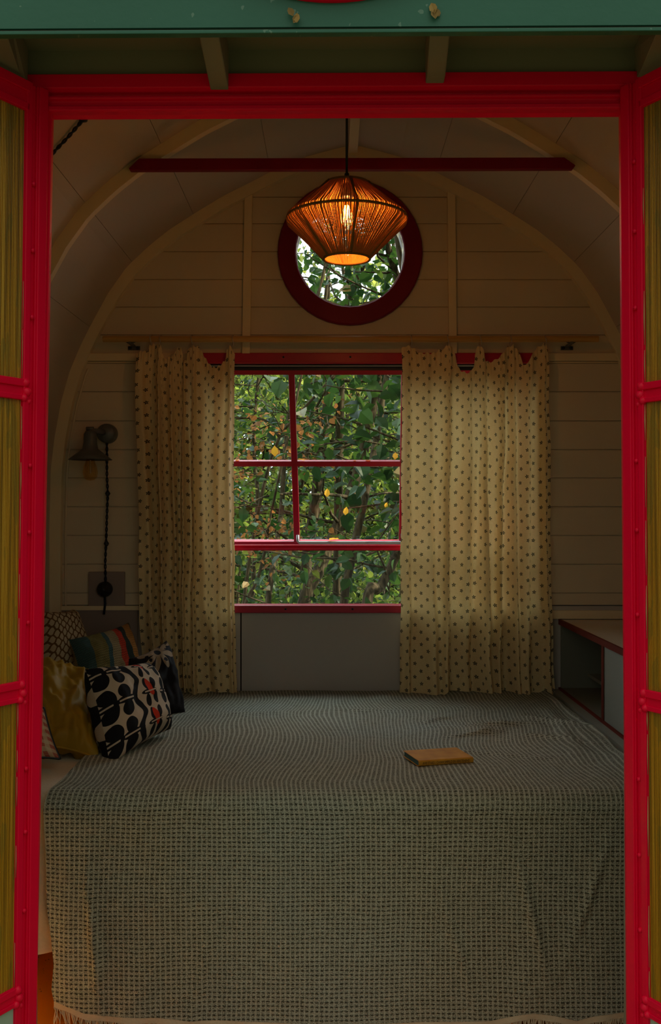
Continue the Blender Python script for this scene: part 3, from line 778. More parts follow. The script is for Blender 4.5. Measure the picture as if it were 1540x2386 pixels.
# ================================================================== PENDANT LAMP
LY = 2.60; ls = LY/F; lc = P(808, 511, LY)
pend = empty('pendant_lamp', 'string-wrapped biconical pendant lamp glowing orange before the round window', 'lamp'); pend.location = lc
zt_, zb_ = (511-431)*ls, (511-603)*ls; RW, RT, RBm = 141*ls, 52*ls, 54*ls
m = Mat('jute_string', .9, .1); n = m.noise(180, 3); k = m.mix(n, (.29, .135, .035, 1), (.44, .22, .06, 1)); m.base(k); m.bump(n, .5, .001); m.translucent(.08, (.95, .30, .05, 1)); JUTE = m.m
m = Mat('jute_frame', .9, .1); m.base(m.mix(m.noise(200, 2), (.20, .11, .035, 1), (.3, .17, .05, 1))); JUTF = m.m
mb = MB(); NS = 250
for i in range(NS):
    a = 2*PI*(i+random.uniform(-.25, .25))/NS; ca, sa = math.cos(a), math.sin(a); a2 = a+random.uniform(-.012, .012); cb, sb_ = math.cos(a2), math.sin(a2)
    pts = [(RT*.55*ca, RT*.55*sa, zt_+.010), (RT*ca, RT*sa, zt_+.004), (RT*ca*1.04, RT*sa*1.04, zt_-.002)]
    for t in (.33, .66): pts.append((lerp(RT, RW, t)*ca*1.01, lerp(RT, RW, t)*sa*1.01, lerp(zt_, .004, t)))
    pts += [(RW*cb*.985, RW*sb_*.985, .009), (RW*cb, RW*sb_, 0), (RW*cb*.985, RW*sb_*.985, -.010)]
    for t in (.33, .66): pts.append((lerp(RW, RBm, t)*ca, lerp(RW, RBm, t)*sa, lerp(-.006, zb_, t)))
    pts.append((RBm*ca, RBm*sa, zb_))
    mb.tube(pts, .00115*random.uniform(.85, 1.15), 5, cap=False)
mb.build('string_shade', JUTE, pend, smooth=True)
mb = MB()
def ringt(r, z, w): mb.tube([(r*math.cos(2*PI*i/60), r*math.sin(2*PI*i/60), z) for i in range(61)], w, 8, cap=False)
ringt(RW*.985, .001, .0038); ringt(RBm, zb_, .0035); ringt(RT, zt_, .0035); ringt(RT*.3, zt_+.010, .003)
for k_ in range(6):
    a = math.radians(-90+8.5+60*k_); ca, sa = math.cos(a), math.sin(a)
    mb.tube([(RT*ca*1.02, RT*sa*1.02, zt_+.002), (RW*ca, RW*sa, .0), (RBm*ca*1.02, RBm*sa*1.02, zb_)], .0036, 6)
mb.build('wire_frame', JUTF, pend, smooth=True)
mb = MB(); mb.lathe([(0, .012), (RT*.6, .012), (RT, .004), (RT, 0), (0, 0)], (0, 0, zt_), 40); mb.build('cap', JUTF, pend, smooth=True)
zc = AR[0][1]-.03-lc.z
mb = MB(); mb.tube([(0, 0, zt_+.01), (0, 0, zc)], .0032, 8); mb.lathe([(0, zt_+.034), (.006, zt_+.030), (.008, zt_+.01)], (0, 0, 0), 12); mb.build('cord', BLACK, pend, smooth=True)
mb = MB(); mb.lathe([(0, zt_-.002), (.017, zt_-.002), (.018, zt_-.03), (.015, zt_-.034), (0, zt_-.034)], (0, 0, 0), 24); mb.build('bulb_holder', BLACK, pend, smooth=True)
mb = MB(); zbu = zt_-.034
mb.lathe([(.012, 0), (.014, -.012), (.022, -.028), (.029, -.045), (.030, -.058), (.025, -.072), (.014, -.082), (.0, -.085)], (0, 0, zbu), 24); bu = mb.build('bulb', BULB, pend, smooth=True)
fm = Mat('filament_glow'); em = fm.node('ShaderNodeEmission'); em.inputs[0].default_value = (1, .50, .14, 1); em.inputs[1].default_value = 130; fm.link(em.outputs[0], fm.out.inputs[0])
mb = MB()
for s4 in range(6):
    a = 2*PI*s4/6; mb.tube([(.005*math.cos(a), .005*math.sin(a), zbu-.020), (.010*math.cos(a+.5), .010*math.sin(a+.5), zbu-.062)], .0009, 5)
mb.build('filament', fm.m, bu)
ld = bpy.data.lights.new('bulb_light', 'POINT'); ld.energy = 4.6; ld.color = (1, .38, .12); ld.shadow_soft_size = .018
lo_ = bpy.data.objects.new('bulb_light', ld); C.objects.link(lo_); lo_.parent = pend; lo_.location = (0, 0, zbu-.045)

# unseen globe lamp added to brighten the orange floor beside the bed
fl_ = empty('added_lamp', 'added globe lamp out of view, brightening the orange floor left of the bed', 'lamp'); fl_.location = (-.93, 2.27, 0)
mb = MB(); mb.lathe([(0, .02), (.05, .018), (.055, 0), (0, 0)], (0, 0, 0), 24); mb.lathe([(.008, .015), (.008, .10)], (0, 0, 0), 12); mb.build('base', BLACK, fl_, smooth=True)
gm = Mat('opal_globe', .4, .3).col((.9, .8, .6, 1)); gm.translucent(.9, (.95, .8, .55, 1))
mb = MB(); mb.lathe([(.045*math.sin(PI*i/14), .125-.045*math.cos(PI*i/14)) for i in range(15)], (0, 0, 0), 24); mb.build('globe', gm.m, fl_, smooth=True)
l2 = bpy.data.lights.new('added_light', 'POINT'); l2.energy = 5.5; l2.color = (1, .66, .34); l2.shadow_soft_size = .02
o2_ = bpy.data.objects.new('added_light', l2); C.objects.link(o2_); o2_.parent = fl_; o2_.location = (0, 0, .125)
# ================================================================== WALL LAMP, CORD, SOCKET
WY = YB
wl = empty('wall_lamp', 'unlit dark metal wall lamp with conical shade on the left back wall', 'lamp'); wl.location = (XB(252), WY, ZB(1011))
ws = YB/F
mb = MB(); mb.lathe([(0, -.045), (.028, -.044), (.034, -.036), (.0355, -.02), (.036, 0)], (0, 0, 0), 32, 'y'); mb.build('wall_mount', METAL, wl, smooth=True)
hx, hy = -.045, -.085
mb = MB(); mb.tube([(0, -.03, 0), (-.02, -.06, .004), (hx+.008, hy, .004), (hx, hy, -.01)], .010, 12); mb.tube([(hx-.014, hy, .012), (hx+.012, hy, .012)], .007, 10); mb.build('arm', METAL, wl, smooth=True)
k_ = (YB+hy)/F
mb = MB(); mb.lathe([(0, .016), (.016, .012), (.023, .0), (.024, -.03), (.028, -.052), (.045, -.066), (.077, -.090), (.0765, -.0915), (.044, -.069), (.022, -.055), (.0, -.05)], (hx, hy, -.008), 40); mb.build('lamp_shade', METAL, wl, smooth=True)
mb = MB(); mb.lathe([(.014, -.058), (.015, -.095), (.023, -.115), (.0265, -.135), (.024, -.152), (.014, -.163), (0, -.166)], (hx, hy, -.008), 24); bb = mb.build('bulb', BULB, wl, smooth=True)
mb = MB(); mb.tube([(hx, hy, -.10), (hx, hy, -.148)], .0025, 6); mb.tube([(hx+.004, hy, -.12), (hx+.008, hy, -.142)], .0012, 5); mb.build('stem', WIRE, bb)
def twisted(mb, pts, r, rad, pitch):
    pts = [Vector(p) for p in pts]; dense = []
    for a, b in zip(pts, pts[1:]):
        n = max(2, int((b-a).length/.006)); dense += [a.lerp(b, i/n) for i in range(n)]
    dense.append(pts[-1])
    for ph in (0, PI):
        out = []; s = 0
        for i, p in enumerate(dense):
            t = (dense[min(i+1, len(dense)-1)]-dense[max(i-1, 0)]).normalized(); a = Vector((0, 1, 0)) if abs(t.y) < .8 else Vector((1, 0, 0))
            n1_ = t.cross(a).normalized(); n2_ = t.cross(n1_); an = ph+s*2*PI/pitch
            out.append(p+(n1_*math.cos(an)+n2_*math.sin(an))*r)
            if i: s += (p-dense[i-1]).length
            else: s = .0001
        mb.tube(out, rad, 6)
BLUEC = Mat('blue_black_cable', .7, .2).col((.010, .014, .028, 1)).m
cy_ = YB-.02; g = lambda px, py, dy=0: Vector((XB(px), cy_+dy, ZB(py)))
mb = MB(); twisted(mb, [g(252,1030), g(252,1075), g(252,1110), g(254,1150), g(252,1200), g(250,1265), g(248,1310), g(249,1360)], .0028, .0024, .045)
tag(mb.build('cable', BLUEC, smooth=True), 'twisted dark blue cable running down from the wall lamp to its switch', 'cable')
for px, py in ((254, 1150), (251, 1266)):
    mb = MB(); mb.lathe([(0, .014), (.006, .007), (.010, 0), (.006, -.008), (0, -.013)], g(px, py, -.002), 12); mb.lathe([(.003, -.004), (.0035, .018)], g(px, py, .002), 8, 'y')
    tag(mb.build('cable_clip', BLACK, smooth=True), 'dark porcelain knob holding the blue cable, %s of two' % ('upper' if py < 1200 else 'lower'), 'cable clip', 'knobs on the blue cable')
mb = MB(); mb.box(XB(208), XB(292), YB-.014, YB, ZB(1412), ZB(1332)); tag(mb.build('mounting_plate', GREYP, bevel=.002), 'square grey board behind the round black switch', 'plate')
mb = MB(); mb.lathe([(0, -.035), (.008, -.034), (.009, -.028), (.022, -.024), (.0275, -.014), (.028, 0)], (XB(247), YB-.014, ZB(1372)), 32, 'y')
sw = tag(mb.build('switch', BLACK, smooth=True), 'round black rotary switch on a square board under the wall lamp', 'switch')
mb = MB(); mb.tube([g(247,1388), g(248,1405), g(245,1430)], .0042, 8); mb.build('cable_tail', BLUEC, sw, smooth=True)
# ceiling cord upper left
def ceil_pt(px, py, off=.012):
    best = None
    Y = 1.9
    while Y < YB:
        p = P(px, py, Y)
        if abs(p.x-ARCX) >= hw(p.z)-off or p.z > AR[0][1]: return p
        Y += .004
    return P(px, py, YB-.02)
mb = MB(); cpts = [ceil_pt(60, 430), ceil_pt(118, 362), ceil_pt(160, 318), ceil_pt(196, 276), ceil_pt(230, 240)]
twisted(mb, cpts, .0028, .0026, .04); tag(mb.build('cable', BLACK, smooth=True), 'twisted black cable crossing the ceiling at the upper left', 'cable')
mb = MB(); c_ = ceil_pt(194, 273); mb.lathe([(0, .013), (.010, .010), (.013, 0), (.010, -.010), (0, -.013)], c_, 14)
tag(mb.build('cable_clip', BLACK, smooth=True), 'black porcelain knob holding the ceiling cable at the upper left', 'cable clip')

# ================================================================== DOOR FRAME, LEAVES
RZ = Matrix.Rotation(math.radians(-.7), 4, 'Z')
piv = Vector((0, YD, 0))
def frontrot(o): o.matrix_world = Matrix.Translation(piv) @ RZ @ Matrix.Translation(-piv) @ o.matrix_world
d1 = tag(empty('door_1', 'red steel door frame around the open doorway', 'door frame'), kind='structure')
z_ = lambda py: EYE+(CY-py)/1365.
mb = MB()
pr = [(YD+.012, z_(181)), (YD-.012, z_(176)), (YD-.012, z_(208)), (YD-.004, z_(214)), (YD+.004, z_(216)), (YD+.004, z_(222)), (YD-.010, z_(226)), (YD-.010, z_(232)), (YD-.004, z_(236)), (YD-.004, z_(247)), (YD-.012, z_(250)), (YD-.012, z_(260)), (YD-.008, z_(262)), (YD+.004, z_(263.5)), (YD+.012, z_(270))]
mb.prism(pr, lambda p, t: (t, p[0], p[1]), -.535, .535); hd = mb.build('frame_head', RED, d1, bevel=.0012)
for side, xt, xb_ in ((-1, DXL_T, DXL_B), (1, DXR_T, DXR_B)):
    mb = MB(); w = .045*side
    for (y0, y1, w0, w1_) in ((YD-.002, YD+.010, 0, w), (YD-.014, YD-.002, .007*side, w)):
        mb.hexa([(xb_+w0,y0,0),(xb_+w1_,y0,0),(xb_+w1_,y1,0),(xb_+w0,y1,0),(xt+w0,y0,HZ0+.002),(xt+w1_,y0,HZ0+.002),(xt+w1_,y1,HZ0+.002),(xt+w0,y1,HZ0+.002)])
    mb.build('jamb', RED, d1, bevel=.001)
mb = MB(); mb.box(-.52, .52, YD-.03, YD+.06, -.03, .012); mb.build('threshold', WOODR, d1)
def door_leaf(n, side, label):
    root = tag(empty('door_%d' % n, label, 'door'), kind='structure')
    # local frame: t outward along the leaf, nrm towards the doorway side
    d = Vector((side*.48, -.877, 0)).normalized(); nr = Vector((-side*.877, -.48, 0)).normalized()   # faces the camera side
    x_at = (lambda z: lerp(-.509, -.4840, z/1.93)) if side < 0 else (lambda z: lerp(.508, .4935, z/1.93))
    def q(t, k, z): b = Vector((x_at(z), YD-.012, z)); return b+d*t+nr*k
    def bar(mb, t0, t1, k0, k1, z0, z1):
        mb.hexa([q(t0,k0,z0),q(t1,k0,z0),q(t1,k1,z0),q(t0,k1,z0),q(t0,k0,z1),q(t1,k0,z1),q(t1,k1,z1),q(t0,k1,z1)])
    ztp = EYE+.716; zg = EYE+.667; Wd = .48
    for (t0, t1, nm) in ((0, .046, 'stile'), (Wd-.046, Wd, 'stile')):
        mb = MB()
        bar(mb, t0, t0+.019, -.008, .006, .03, ztp); bar(mb, t0+.019, t0+.022, -.008, .003, .03, ztp); bar(mb, t0+.022, t1-.012, -.008, -.001, .03, ztp); bar(mb, t1-.012, t1, -.008, .005, .03, ztp)
        mb.build(nm, RED, root, bevel=.0012)
    rails = [(ztp, zg), (EYE+.221, EYE+.186), (EYE-.281, EYE-.316), (EYE-.790, EYE-.822), (.06, .03)]
    if side > 0: rails = [(ztp, zg), (EYE+.213, EYE+.180), (EYE-.293, EYE-.327), (EYE-.800, EYE-.832), (.06, .03)]
    for i, (za, zb2) in enumerate(rails):
        mb = MB(); h = za-zb2
        bar(mb, .04, Wd-.04, -.008, .002, zb2, za); bar(mb, .04, Wd-.04, .002, .006, za-h*.36, za); bar(mb, .04, Wd-.04, .002, .005, zb2, zb2+h*.26)
        mb.build('rail', RED, root, bevel=.0015)
        if 0 < i < 4:       # weld lump at the joint
            mb = MB(); c = q(.041, .004, (za+zb2)/2)
            for (dt, dz, r) in ((0, h*.33, .008), (-.003, -h*.1, .0085), (.003, -h*.4, .007), (-.007, -h*.55, .005)):
                cc = q(.041+dt, .003, (za+zb2)/2+dz); mb.lathe([(0, r), (r*.7, r*.7), (r, 0), (r*.7, -r*.7), (0, -r)], cc, 10)
            mb.build('weld', RED, root, smooth=True)
    for (za, zb2) in ((zg, rails[1][0]), (rails[1][1], rails[2][0]), (rails[2][1], rails[3][0])):
        mb = MB(); a = [q(.044, -.002, zb2-.002), q(Wd-.044, -.002, zb2-.002), q(Wd-.044, -.002, za+.002), q(.044, -.002, za+.002)]
        b = [v-nr*.004 for v in a]; uv = [(0, zb2), (Wd, zb2), (Wd, za), (0, za)]
        if side > 0: pass
        mb.quad(a, uv); mb.quad(b[::-1], uv[::-1])
        mb.build('pane', RIBG, root)
        mb = MB(); z = zb2
        while z < za-.02:
            l = random.uniform(.03, .11); z2 = min(za, z+l)
            if random.random() < .75: mb.tube([q(.0465, .001, z), q(.0470, .0018, (z+z2)/2), q(.0465, .001, z2)], [.0004, random.uniform(.0005, .0012), .0004], 5)
            z = z2+random.uniform(0, .04)
        mb.build('putty', PUTTY, root, smooth=True)
    rv = (430, 585, 740, 1085, 1240, 1450, 1790, 1937, 2120) if side < 0 else (384, 545, 722, 1075, 1235, 1430, 1810, 1985, 2158)
    for py in rv:
        z = EYE+(CY-py)*1.672/F; mb = MB(); c = q(.028, -.001, z); M = nr.to_track_quat('Z', 'Y').to_matrix()
        mb.lathe([(.0042, 0), (.0042, .004), (.003, .006), (0, .0066)], c, 12, 'z', M); mb.build('rivet', RED, root, smooth=True)
    mb = MB(); bar(mb, .044, Wd-.044, -.006, -.001, .06, rails[3][1]); mb.build('kick_panel', TEALP, root)['label'] = 'pale teal lower panel'
    return root
TEALP = painted('pale_teal_paint', (.30, .44, .38, 1), (.36, .50, .43, 1), .5, 4, .2, .3)
dl = door_leaf(2, -1, 'left red steel door leaf, opened outwards, ribbed yellow glass')
dr = door_leaf(3, 1, 'right red steel door leaf, opened outwards, ribbed yellow glass')

# ================================================================== EAVE
YF = 1.50
soz = EYE+.790
zfl = EYE+(CY-76)*(YF-.03)/F
mb = MB(); mb.box(-1.3, 1.4, YF-.012, YD+.05, soz, soz+.02); so = tag(mb.build('trim_11', TEALD), 'dark green soffit under the teal fascia', 'soffit', kind='structure')
mb = MB(); mb.box(-1.3, 1.4, YD+.0, YD+.046, z_(178)-.004, soz+.5); wp = tag(mb.build('trim_12', TEALD), 'dark green strip above the red door head', 'trim', kind='structure')
mb = MB(); mb.box(-1.3, 1.4, YF-.022, YF-.012, zfl+.0125, zfl+1.1); fa = mb.build('trim_13', TEAL); tag(fa, 'teal painted fascia board over the doorway', 'fascia', kind='structure')
TEALW = painted('weathered_groove', (.05, .075, .06, 1), (.12, .14, .11, 1), .8, 30, .6, .1)
mb = MB(); mb.box(-1.3, 1.4, YF-.018, YF-.012, zfl+.003, zfl+.0125); mb.build('groove_strip', TEALW, fa)
mb = MB(); mb.box(-1.3, 1.4, YF-.030, YF-.016, zfl, zfl+.0055); m_ = mb.build('drip_moulding', TEAL, fa, bevel=.001)
m_['label'] = 'narrow weathered moulding along the lower edge'
brk = []
for (pt_, pb_, w, lab) in (((-4, 92), (30, 190), 50, 'dark green eave bracket at the left end, beside the open door'), ((487, 84), (507, 192), 30, 'dark green eave bracket under the fascia, left of centre'),
                     ((1025, 78), (1016, 183), 30, 'dark green eave bracket under the fascia, right of centre'), ((1552, 78), (1512, 172), 50, 'dark green eave bracket at the right end, beside the open door')):
    a = P(pt_[0], pt_[1], YF+.03); b = P(pb_[0], pb_[1], YD-.035); hw_ = .0155
    mb = MB(); c = [(a.x-hw_, a.y, a.z), (a.x+hw_, a.y, a.z), (b.x+hw_, b.y, b.z+.004), (b.x-hw_, b.y, b.z+.004)]
    d_ = [(a.x-hw_, YD, soz+.005), (a.x+hw_, YD, soz+.005), (b.x+hw_, YD-.006, b.z), (b.x-hw_, YD-.006, b.z)]
    # side profile in the YZ plane, slightly skewed in x
    A0, A1 = Vector(c[0]), Vector(c[1]); B0, B1 = Vector(c[3]), Vector(c[2])
    T0, T1 = Vector((a.x-hw_, YF+.01, soz)), Vector((a.x+hw_, YF+.01, soz)); W0, W1 = Vector((b.x-hw_, YD, soz)), Vector((b.x+hw_, YD, soz)); V0, V1 = Vector((b.x-hw_, YD-.004, b.z)), Vector((b.x+hw_, YD-.004, b.z))
    o_ = len(mb.v); mb.v += [tuple(v) for v in (T0, A0, B0, V0, W0, T1, A1, B1, V1, W1)]
    for f in ((0,1,2,3,4), (9,8,7,6,5), (0,5,6,1), (1,6,7,2), (2,7,8,3), (3,8,9,4), (4,9,5,0)): mb.f.append(tuple(o_+i for i in f))
    bo = mb.build('eave_bracket', TEALD, bevel=.002); tag(bo, lab, 'bracket', 'eave brackets'); brk.append(bo)
# round red porthole rim on the fascia, only its lower edge in view
ps = YF/F; pc = P(779, 9, YF-.02); PR = .30
mb = MB(); mb.lathe([(PR-.06, 0), (PR-.055, -.012), (PR-.03, -.028), (PR-.01, -.022), (PR, -.008), (PR, .0)], (pc.x, YF-.02, pc.z+PR), 96, 'y')
ph_ = tag(mb.build('porthole', RED, smooth=True), 'round red rim on the teal fascia, only its lower edge showing', 'porthole')
mb = MB(); mb.lathe([(0, -.004), (PR-.058, -.004)], (pc.x, YF-.02, pc.z+PR), 64, 'y'); mb.build('disc', TEALD, ph_)
for o in (d1, dl, dr, fa, ph_, so, wp): frontrot(o)
for px, py, lab, L in ((690, 52, 'dry brown leaf lodged on the fascia moulding, left of centre', .02), (1012, 48, 'curled dry leaf hanging on the fascia moulding, right of centre', .024)):
    mb = MB(); c = P(px, py, YF-.03)
    for k_ in range(3): add_leaf(mb, (random.gauss(0, .004), 0, random.gauss(0, .004)), L*random.uniform(.6, 1), L*.5, Euler((1.4, random.uniform(-1, 1), random.uniform(-.5, .5))).to_matrix())
    o = mb.build('dry_leaf', BLEAF); o.location = c; tag(o, lab, 'leaf', 'dry leaves on the fascia')

# ================================================================== FOREST
def leaf_material(name, a, b, c, tr, trc1, trc2):
    m = Mat(name, .45, .25); g = m.node('ShaderNodeNewGeometry'); r = S(m.nt, g.outputs['Random Per Island'])
    m.base(m.ramp(r, [(0, a), (.55, b), (.93, c), (1, (.30, .17, .04, 1))]))
    t = m.ramp(r, [(0, trc1), (1, trc2)]); m.translucent(tr, t); return m.m
LNEAR = leaf_material('near_leaves', (.009, .032, .014, 1), (.018, .055, .020, 1), (.04, .085, .02, 1), .30, (.03, .09, .02, 1), (.10, .20, .03, 1))
LMID = leaf_material('mid_leaves', (.014, .042, .012, 1), (.03, .07, .016, 1), (.08, .12, .025, 1), .45, (.05, .12, .015, 1), (.36, .44, .07, 1))
LFAR = leaf_material('far_leaves', (.02, .055, .012, 1), (.05, .10, .02, 1), (.15, .19, .04, 1), .5, (.10, .19, .03, 1), (.70, .72, .14, 1))
LDIST = leaf_material('distant_leaves', (.02, .05, .012, 1), (.05, .10, .02, 1), (.12, .16, .03, 1), .4, (.06, .13, .02, 1), (.45, .5, .1, 1))
m = Mat('bark', .9, .15); n = m.noise(9, 5, stretch=(6, 6, 1)); m.base(m.ramp(n, [(.35, (.035, .027, .016, 1)), (.65, (.13, .10, .06, 1))])); m.bump(n, .6, .02); BARK = m.m
GR = -.75   # outside ground level
m = Mat('forest_floor', .95, .1); m.base(m.ramp(m.noise(5, 6), [(.35, (.02, .03, .01, 1)), (.6, (.07, .06, .02, 1)), (.75, (.12, .09, .03, 1))])); FLOORM = m.m
mb = MB(); mb.grid(60, 60, lambda u, v: (lerp(-25, 25, u), lerp(-14, 36, v), GR+(.25*noise.noise(Vector((u*12, v*12, 0))) if v > .38 else 0)+max(0, v-.6)*5))
tag(mb.build('ground', FLOORM, smooth=True), kind='structure')

def catmull(pts, n=5):
    out = []
    P_ = [pts[0]]+pts+[pts[-1]]
    for i in range(1, len(P_)-2):
        for k in range(n):
            t = k/n; a, b, c, d = P_[i-1], P_[i], P_[i+1], P_[i+2]
            out.append(.5*((2*b)+(c-a)*t+(2*a-5*b+4*c-d)*t*t+(3*b-3*c+d-a)*t*t*t))
    out.append(pts[-1]); return out
def tree(label, group, trunk, r0, r1, nb, blen, nl, Lr, lmat, zr=(-.2, 2.6), updir=.35, spread=.14, name='tree', kills=None):
    root = empty(name, label, 'tree', group); base = trunk[0]; root.location = base
    tp = catmull([p-base for p in trunk]); m_ = len(tp)
    mb = MB(); mb.tube(tp, [lerp(r0, r1, i/(m_-1)) for i in range(m_)], 9)
    br = mb; lf = MB()
    for _ in range(nb):
        zt2 = random.uniform(*zr)-base.z
        i = min(range(m_), key=lambda j: abs(tp[j].z-zt2)); s = tp[i]
        a = random.uniform(0, 2*PI); d = Vector((math.cos(a), math.sin(a), updir+random.uniform(-.3, .4))).normalized()
        L = blen*random.uniform(.5, 1.15); p = s.copy(); pts = [p.copy()]
        for k in range(6):
            d = (d+Vector((random.gauss(0, .17), random.gauss(0, .17), random.gauss(-.05, .12)))).normalized(); p = p+d*L/6; pts.append(p.copy())
        br.tube(pts, [lerp(r1*.45, .0025, k/6) for k in range(7)], 5)
        for k in range(nl):
            t = random.uniform(.18, 1)*5.99; j = int(t); c = pts[j].lerp(pts[j+1], t-j)
            c = c+Vector((random.gauss(0, spread), random.gauss(0, spread), random.gauss(-.02, spread*.7)))
            l = random.uniform(*Lr)
            R = Euler((random.gauss(-.35, .5), random.gauss(0, .5), random.uniform(0, 2*PI))).to_matrix()
            if random.random() < .4: R = Euler((random.gauss(-1.1, .4), random.gauss(0, .5), random.uniform(0, 2*PI))).to_matrix()
            w = base+c
            if w.y < YB+.45: continue
            add_leaf(lf, c, l, l*random.uniform(.62, .85), R)
    mb.build('trunk', BARK, root, smooth=True)
    if lf.v:
        o = lf.build('foliage', lmat, root); o['kind'] = 'stuff'
    return root
def tk(pts, Y0, Y1):
    n = len(pts); out = []
    for i, (px, py) in enumerate(pts): out.append(P(px, py, lerp(Y0, Y1, i/(n-1))))
    b = out[0].copy(); d = (out[0]-out[1]).normalized()
    if b.z > GR: out.insert(0, Vector((b.x+d.x*.3, b.y, GR-.05)))
    t = out[-1]; d = (out[-1]-out[-2]).normalized(); k = (4.6-t.z)/max(d.z, .3)
    out.append(t+d*k*.5+Vector((.1, .1, 0))); out.append(t+d*k+Vector((0, .3, 0)))
    return out
G = 'saplings behind the window'
tree('thick leaning tree trunk crossing from lower centre to upper right of the window', None, tk([(700,1460),(742,1330),(768,1270),(806,1180),(845,1060),(872,930),(890,860)], 5.8, 6.2), .042, .026, 15, 1.0, 30, (.045, .085), LNEAR, (-.3, 2.2))
tree('upright tree trunk left of the thick leaning one, behind the middle panes', None, tk([(716,1500),(712,1330),(735,1170),(748,1050),(765,930),(778,850)], 6.3, 6.5), .042, .026, 14, 1.0, 30, (.045, .085), LNEAR, (-.3, 2.2))
tree('thin trunk leaning right behind the right-hand panes', None, tk([(795,1480),(822,1290),(846,1180),(866,1080),(885,980),(905,860)], 5.2, 5.6), .024, .015, 13, .9, 28, (.04, .08), LNEAR, (-.1, 2.0))
tree('pale thin stem seen behind the lower left panes', None, tk([(618,1500),(640,1290),(655,1200),(665,1040),(690,880)], 5.6, 6.2), .020, .010, 18, .8, 26, (.03, .06), LMID, (-.5, 2.2))
tree('dark straight stem at the left side of the lower pane', None, tk([(585,1480),(594,1280),(600,1150),(592,1060),(600,900)], 6.4, 6.8), .018, .010, 14, .8, 26, (.03, .06), LMID, (-.5, 2.2))
tree('leaning dark stem behind the lower right corner of the window', None, tk([(850,1440),(885,1370),(925,1290),(965,1180),(1010,1050)], 5.0, 5.4), .030, .015, 13, .9, 30, (.045, .08), LNEAR, (-.4, 1.9))
tree('tree with large leaves hanging outside the upper right panes', None, tk([(1060,1500),(1030,1200),(1000,950),(960,700),(930,560)], 5.2, 4.9), .03, .02, 18, .8, 22, (.06, .12), LNEAR, (.9, 2.1))
tree('dark branching tree seen through the right side of the round window', None, tk([(795,820),(812,720),(835,640),(852,600),(870,520)], 6.6, 6.4), .030, .02, 24, 1.1, 36, (.045, .08), LNEAR, (1.9, 3.2))
tree('dense leafy tree filling the right half of the round window', None, tk([(1010,1500),(1000,1100),(960,800),(930,660),(900,560)], 6.2, 5.8), .026, .018, 30, .75, 34, (.05, .09), LNEAR, (2.05, 3.1))
tree('tree left of the window behind the left curtain edge', None, tk([(500,1500),(505,1250),(520,1000),(540,800)], 6.0, 6.6), .03, .016, 12, 1.1, 26, (.035, .07), LNEAR, (-.3, 2.1))
for i in range(9):
    x = -1.7+.42*i+random.uniform(-.15, .15); Y = random.uniform(7.4, 9.4)
    pts = [Vector((x, Y, GR-.05)), Vector((x+random.uniform(-.1, .2), Y, .6)), Vector((x+random.uniform(-.2, .35), Y, 2)), Vector((x+random.uniform(-.2, .6), Y+.1, 4.8))]
    tree('slender green tree in the second row of woodland behind the wagon', 'second row of woodland trees', pts, .035, .012, 24, 1.1, 42, (.04, .075), LMID, (-.6, 2.7), .25, .2)
for i in range(11):
    x = -5+1.0*i+random.uniform(-.3, .3); Y = random.uniform(11, 15)
    pts = [Vector((x, Y, GR-.05)), Vector((x+random.uniform(-.2, .3), Y, 1)), Vector((x+random.uniform(-.3, .5), Y, 3)), Vector((x+random.uniform(-.3, .8), Y+.1, 6))]
    tree('tall sunlit tree in the far row of woodland', 'far row of woodland trees', pts, .06, .02, 30, 1.7, 64, (.06, .11), LFAR, (-.4, 4.8), .25, .3)
for i in range(13):
    x = -9+1.5*i+random.uniform(-.4, .4); Y = random.uniform(17, 22)
    pts = [Vector((x, Y, GR+.3)), Vector((x+.2, Y, 2)), Vector((x+.2, Y, 5)), Vector((x+.4, Y, 9))]
    tree('tall tree closing the woodland edge in the distance', 'distant woodland edge trees', pts, .10, .03, 44, 2.4, 60, (.15, .26), LDIST, (-.4, 4.4), .2, .45)
for i in range(16):
    x = -2.4+.34*i+random.uniform(-.1, .1); Y = random.uniform(6.4, 8.6)
    pts = [Vector((x, Y, GR-.05)), Vector((x, Y, -.2)), Vector((x+.05, Y, .4)), Vector((x+.1, Y, 1.0))]
    tree('leafy green shrub in the undergrowth behind the wagon', 'shrubs in the undergrowth', pts, .012, .006, 12, .75, 34, (.03, .07), LNEAR if i % 2 else LMID, (-.6, .9), .5, .12, name='shrub')
DRY = leafmat('dead_leaf_brown', (.16, .075, .025, 1), (.26, .12, .04, 1), .35, (.5, .2, .06, 1))
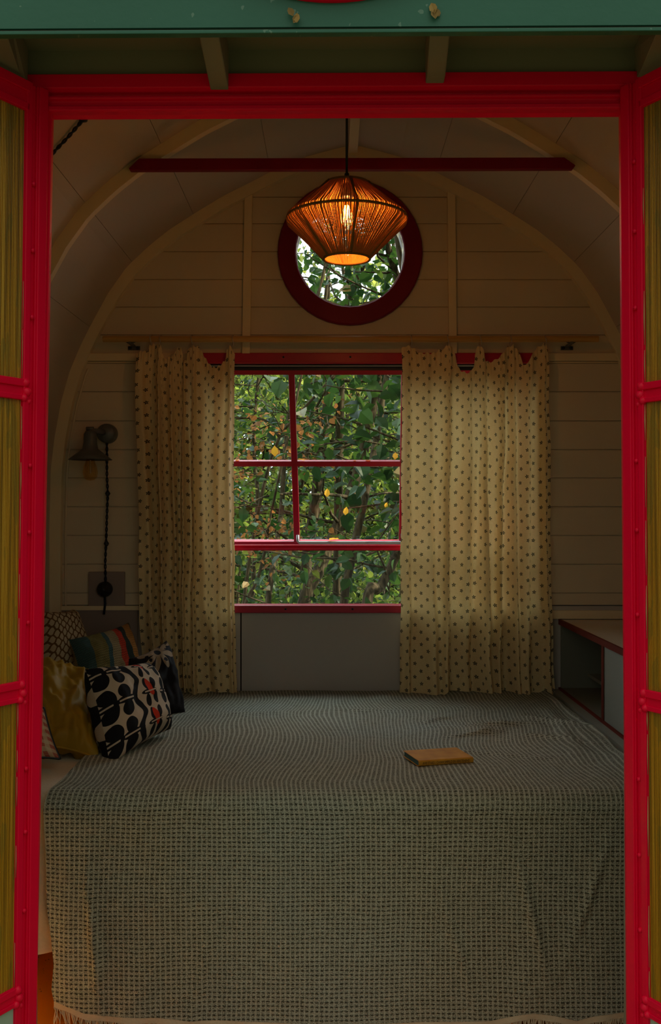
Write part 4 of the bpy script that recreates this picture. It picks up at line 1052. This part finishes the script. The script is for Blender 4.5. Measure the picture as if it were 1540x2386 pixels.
tree('bush of withered brown leaves behind the middle panes', None, tk([(560,1500),(600,1200),(650,1020),(700,960)], 5.5, 5.5), .012, .006, 12, .5, 20, (.02, .045), DRY, (1.45, 1.75), .1, .07, name='shrub')
tree('dead stalk with brown curled leaves behind the lower left panes', None, tk([(560,1480),(600,1350),(625,1250),(635,1180)], 5.3, 5.3), .010, .005, 9, .4, 18, (.02, .04), DRY, (1.0, 1.35), .1, .07, name='shrub')

# ================================================================== WORLD, LIGHT, CAMERA
w = bpy.data.worlds.new('woodland_sky'); sc.world = w; w.use_nodes = True; nt = w.node_tree
bg = nt.nodes['Background']; tc = nt.nodes.new('ShaderNodeTexCoord'); sp = nt.nodes.new('ShaderNodeSeparateXYZ'); nt.links.new(tc.outputs['Generated'], sp.inputs[0])
Y_ = S(nt, sp.outputs[1]); Z_ = S(nt, sp.outputs[2])
f = ((Y_+.25)*1.5).mx(0).mn(1)
mxn = nt.nodes.new('ShaderNodeMix'); mxn.data_type = 'RGBA'; nt.links.new(f.k, mxn.inputs[0])
mxn.inputs[6].default_value = (.62, .64, .50, 1); mxn.inputs[7].default_value = (.80, .93, 1.0, 1)
nt.links.new(mxn.outputs[2], bg.inputs[0])
st = f*2.0+f*(Z_.mx(0))*2.2+(Z_.mx(0))*1.5+.39
nt.links.new(st.k, bg.inputs[1])
sd = bpy.data.lights.new('sun', 'SUN'); sd.energy = 7.0; sd.angle = .02; sd.color = (1, .88, .62)
so_ = bpy.data.objects.new('sun', sd); C.objects.link(so_); so_.rotation_euler = Vector((-1, -.05, -.85)).to_track_quat('-Z', 'Y').to_euler()
cam = bpy.data.cameras.new('camera'); co = bpy.data.objects.new('camera', cam); C.objects.link(co); sc.camera = co
co.location = (0, 0, EYE); co.rotation_euler = (PI/2, 0, 0); cam.sensor_fit = 'VERTICAL'; cam.sensor_height = 36; cam.sensor_width = 24; cam.lens = F/2386*36; cam.clip_start = .05; cam.clip_end = 200
sc.view_settings.view_transform = 'Standard'; sc.view_settings.look = 'None'; sc.view_settings.exposure = 0; sc.view_settings.gamma = 1; sc.view_settings.use_curve_mapping = False
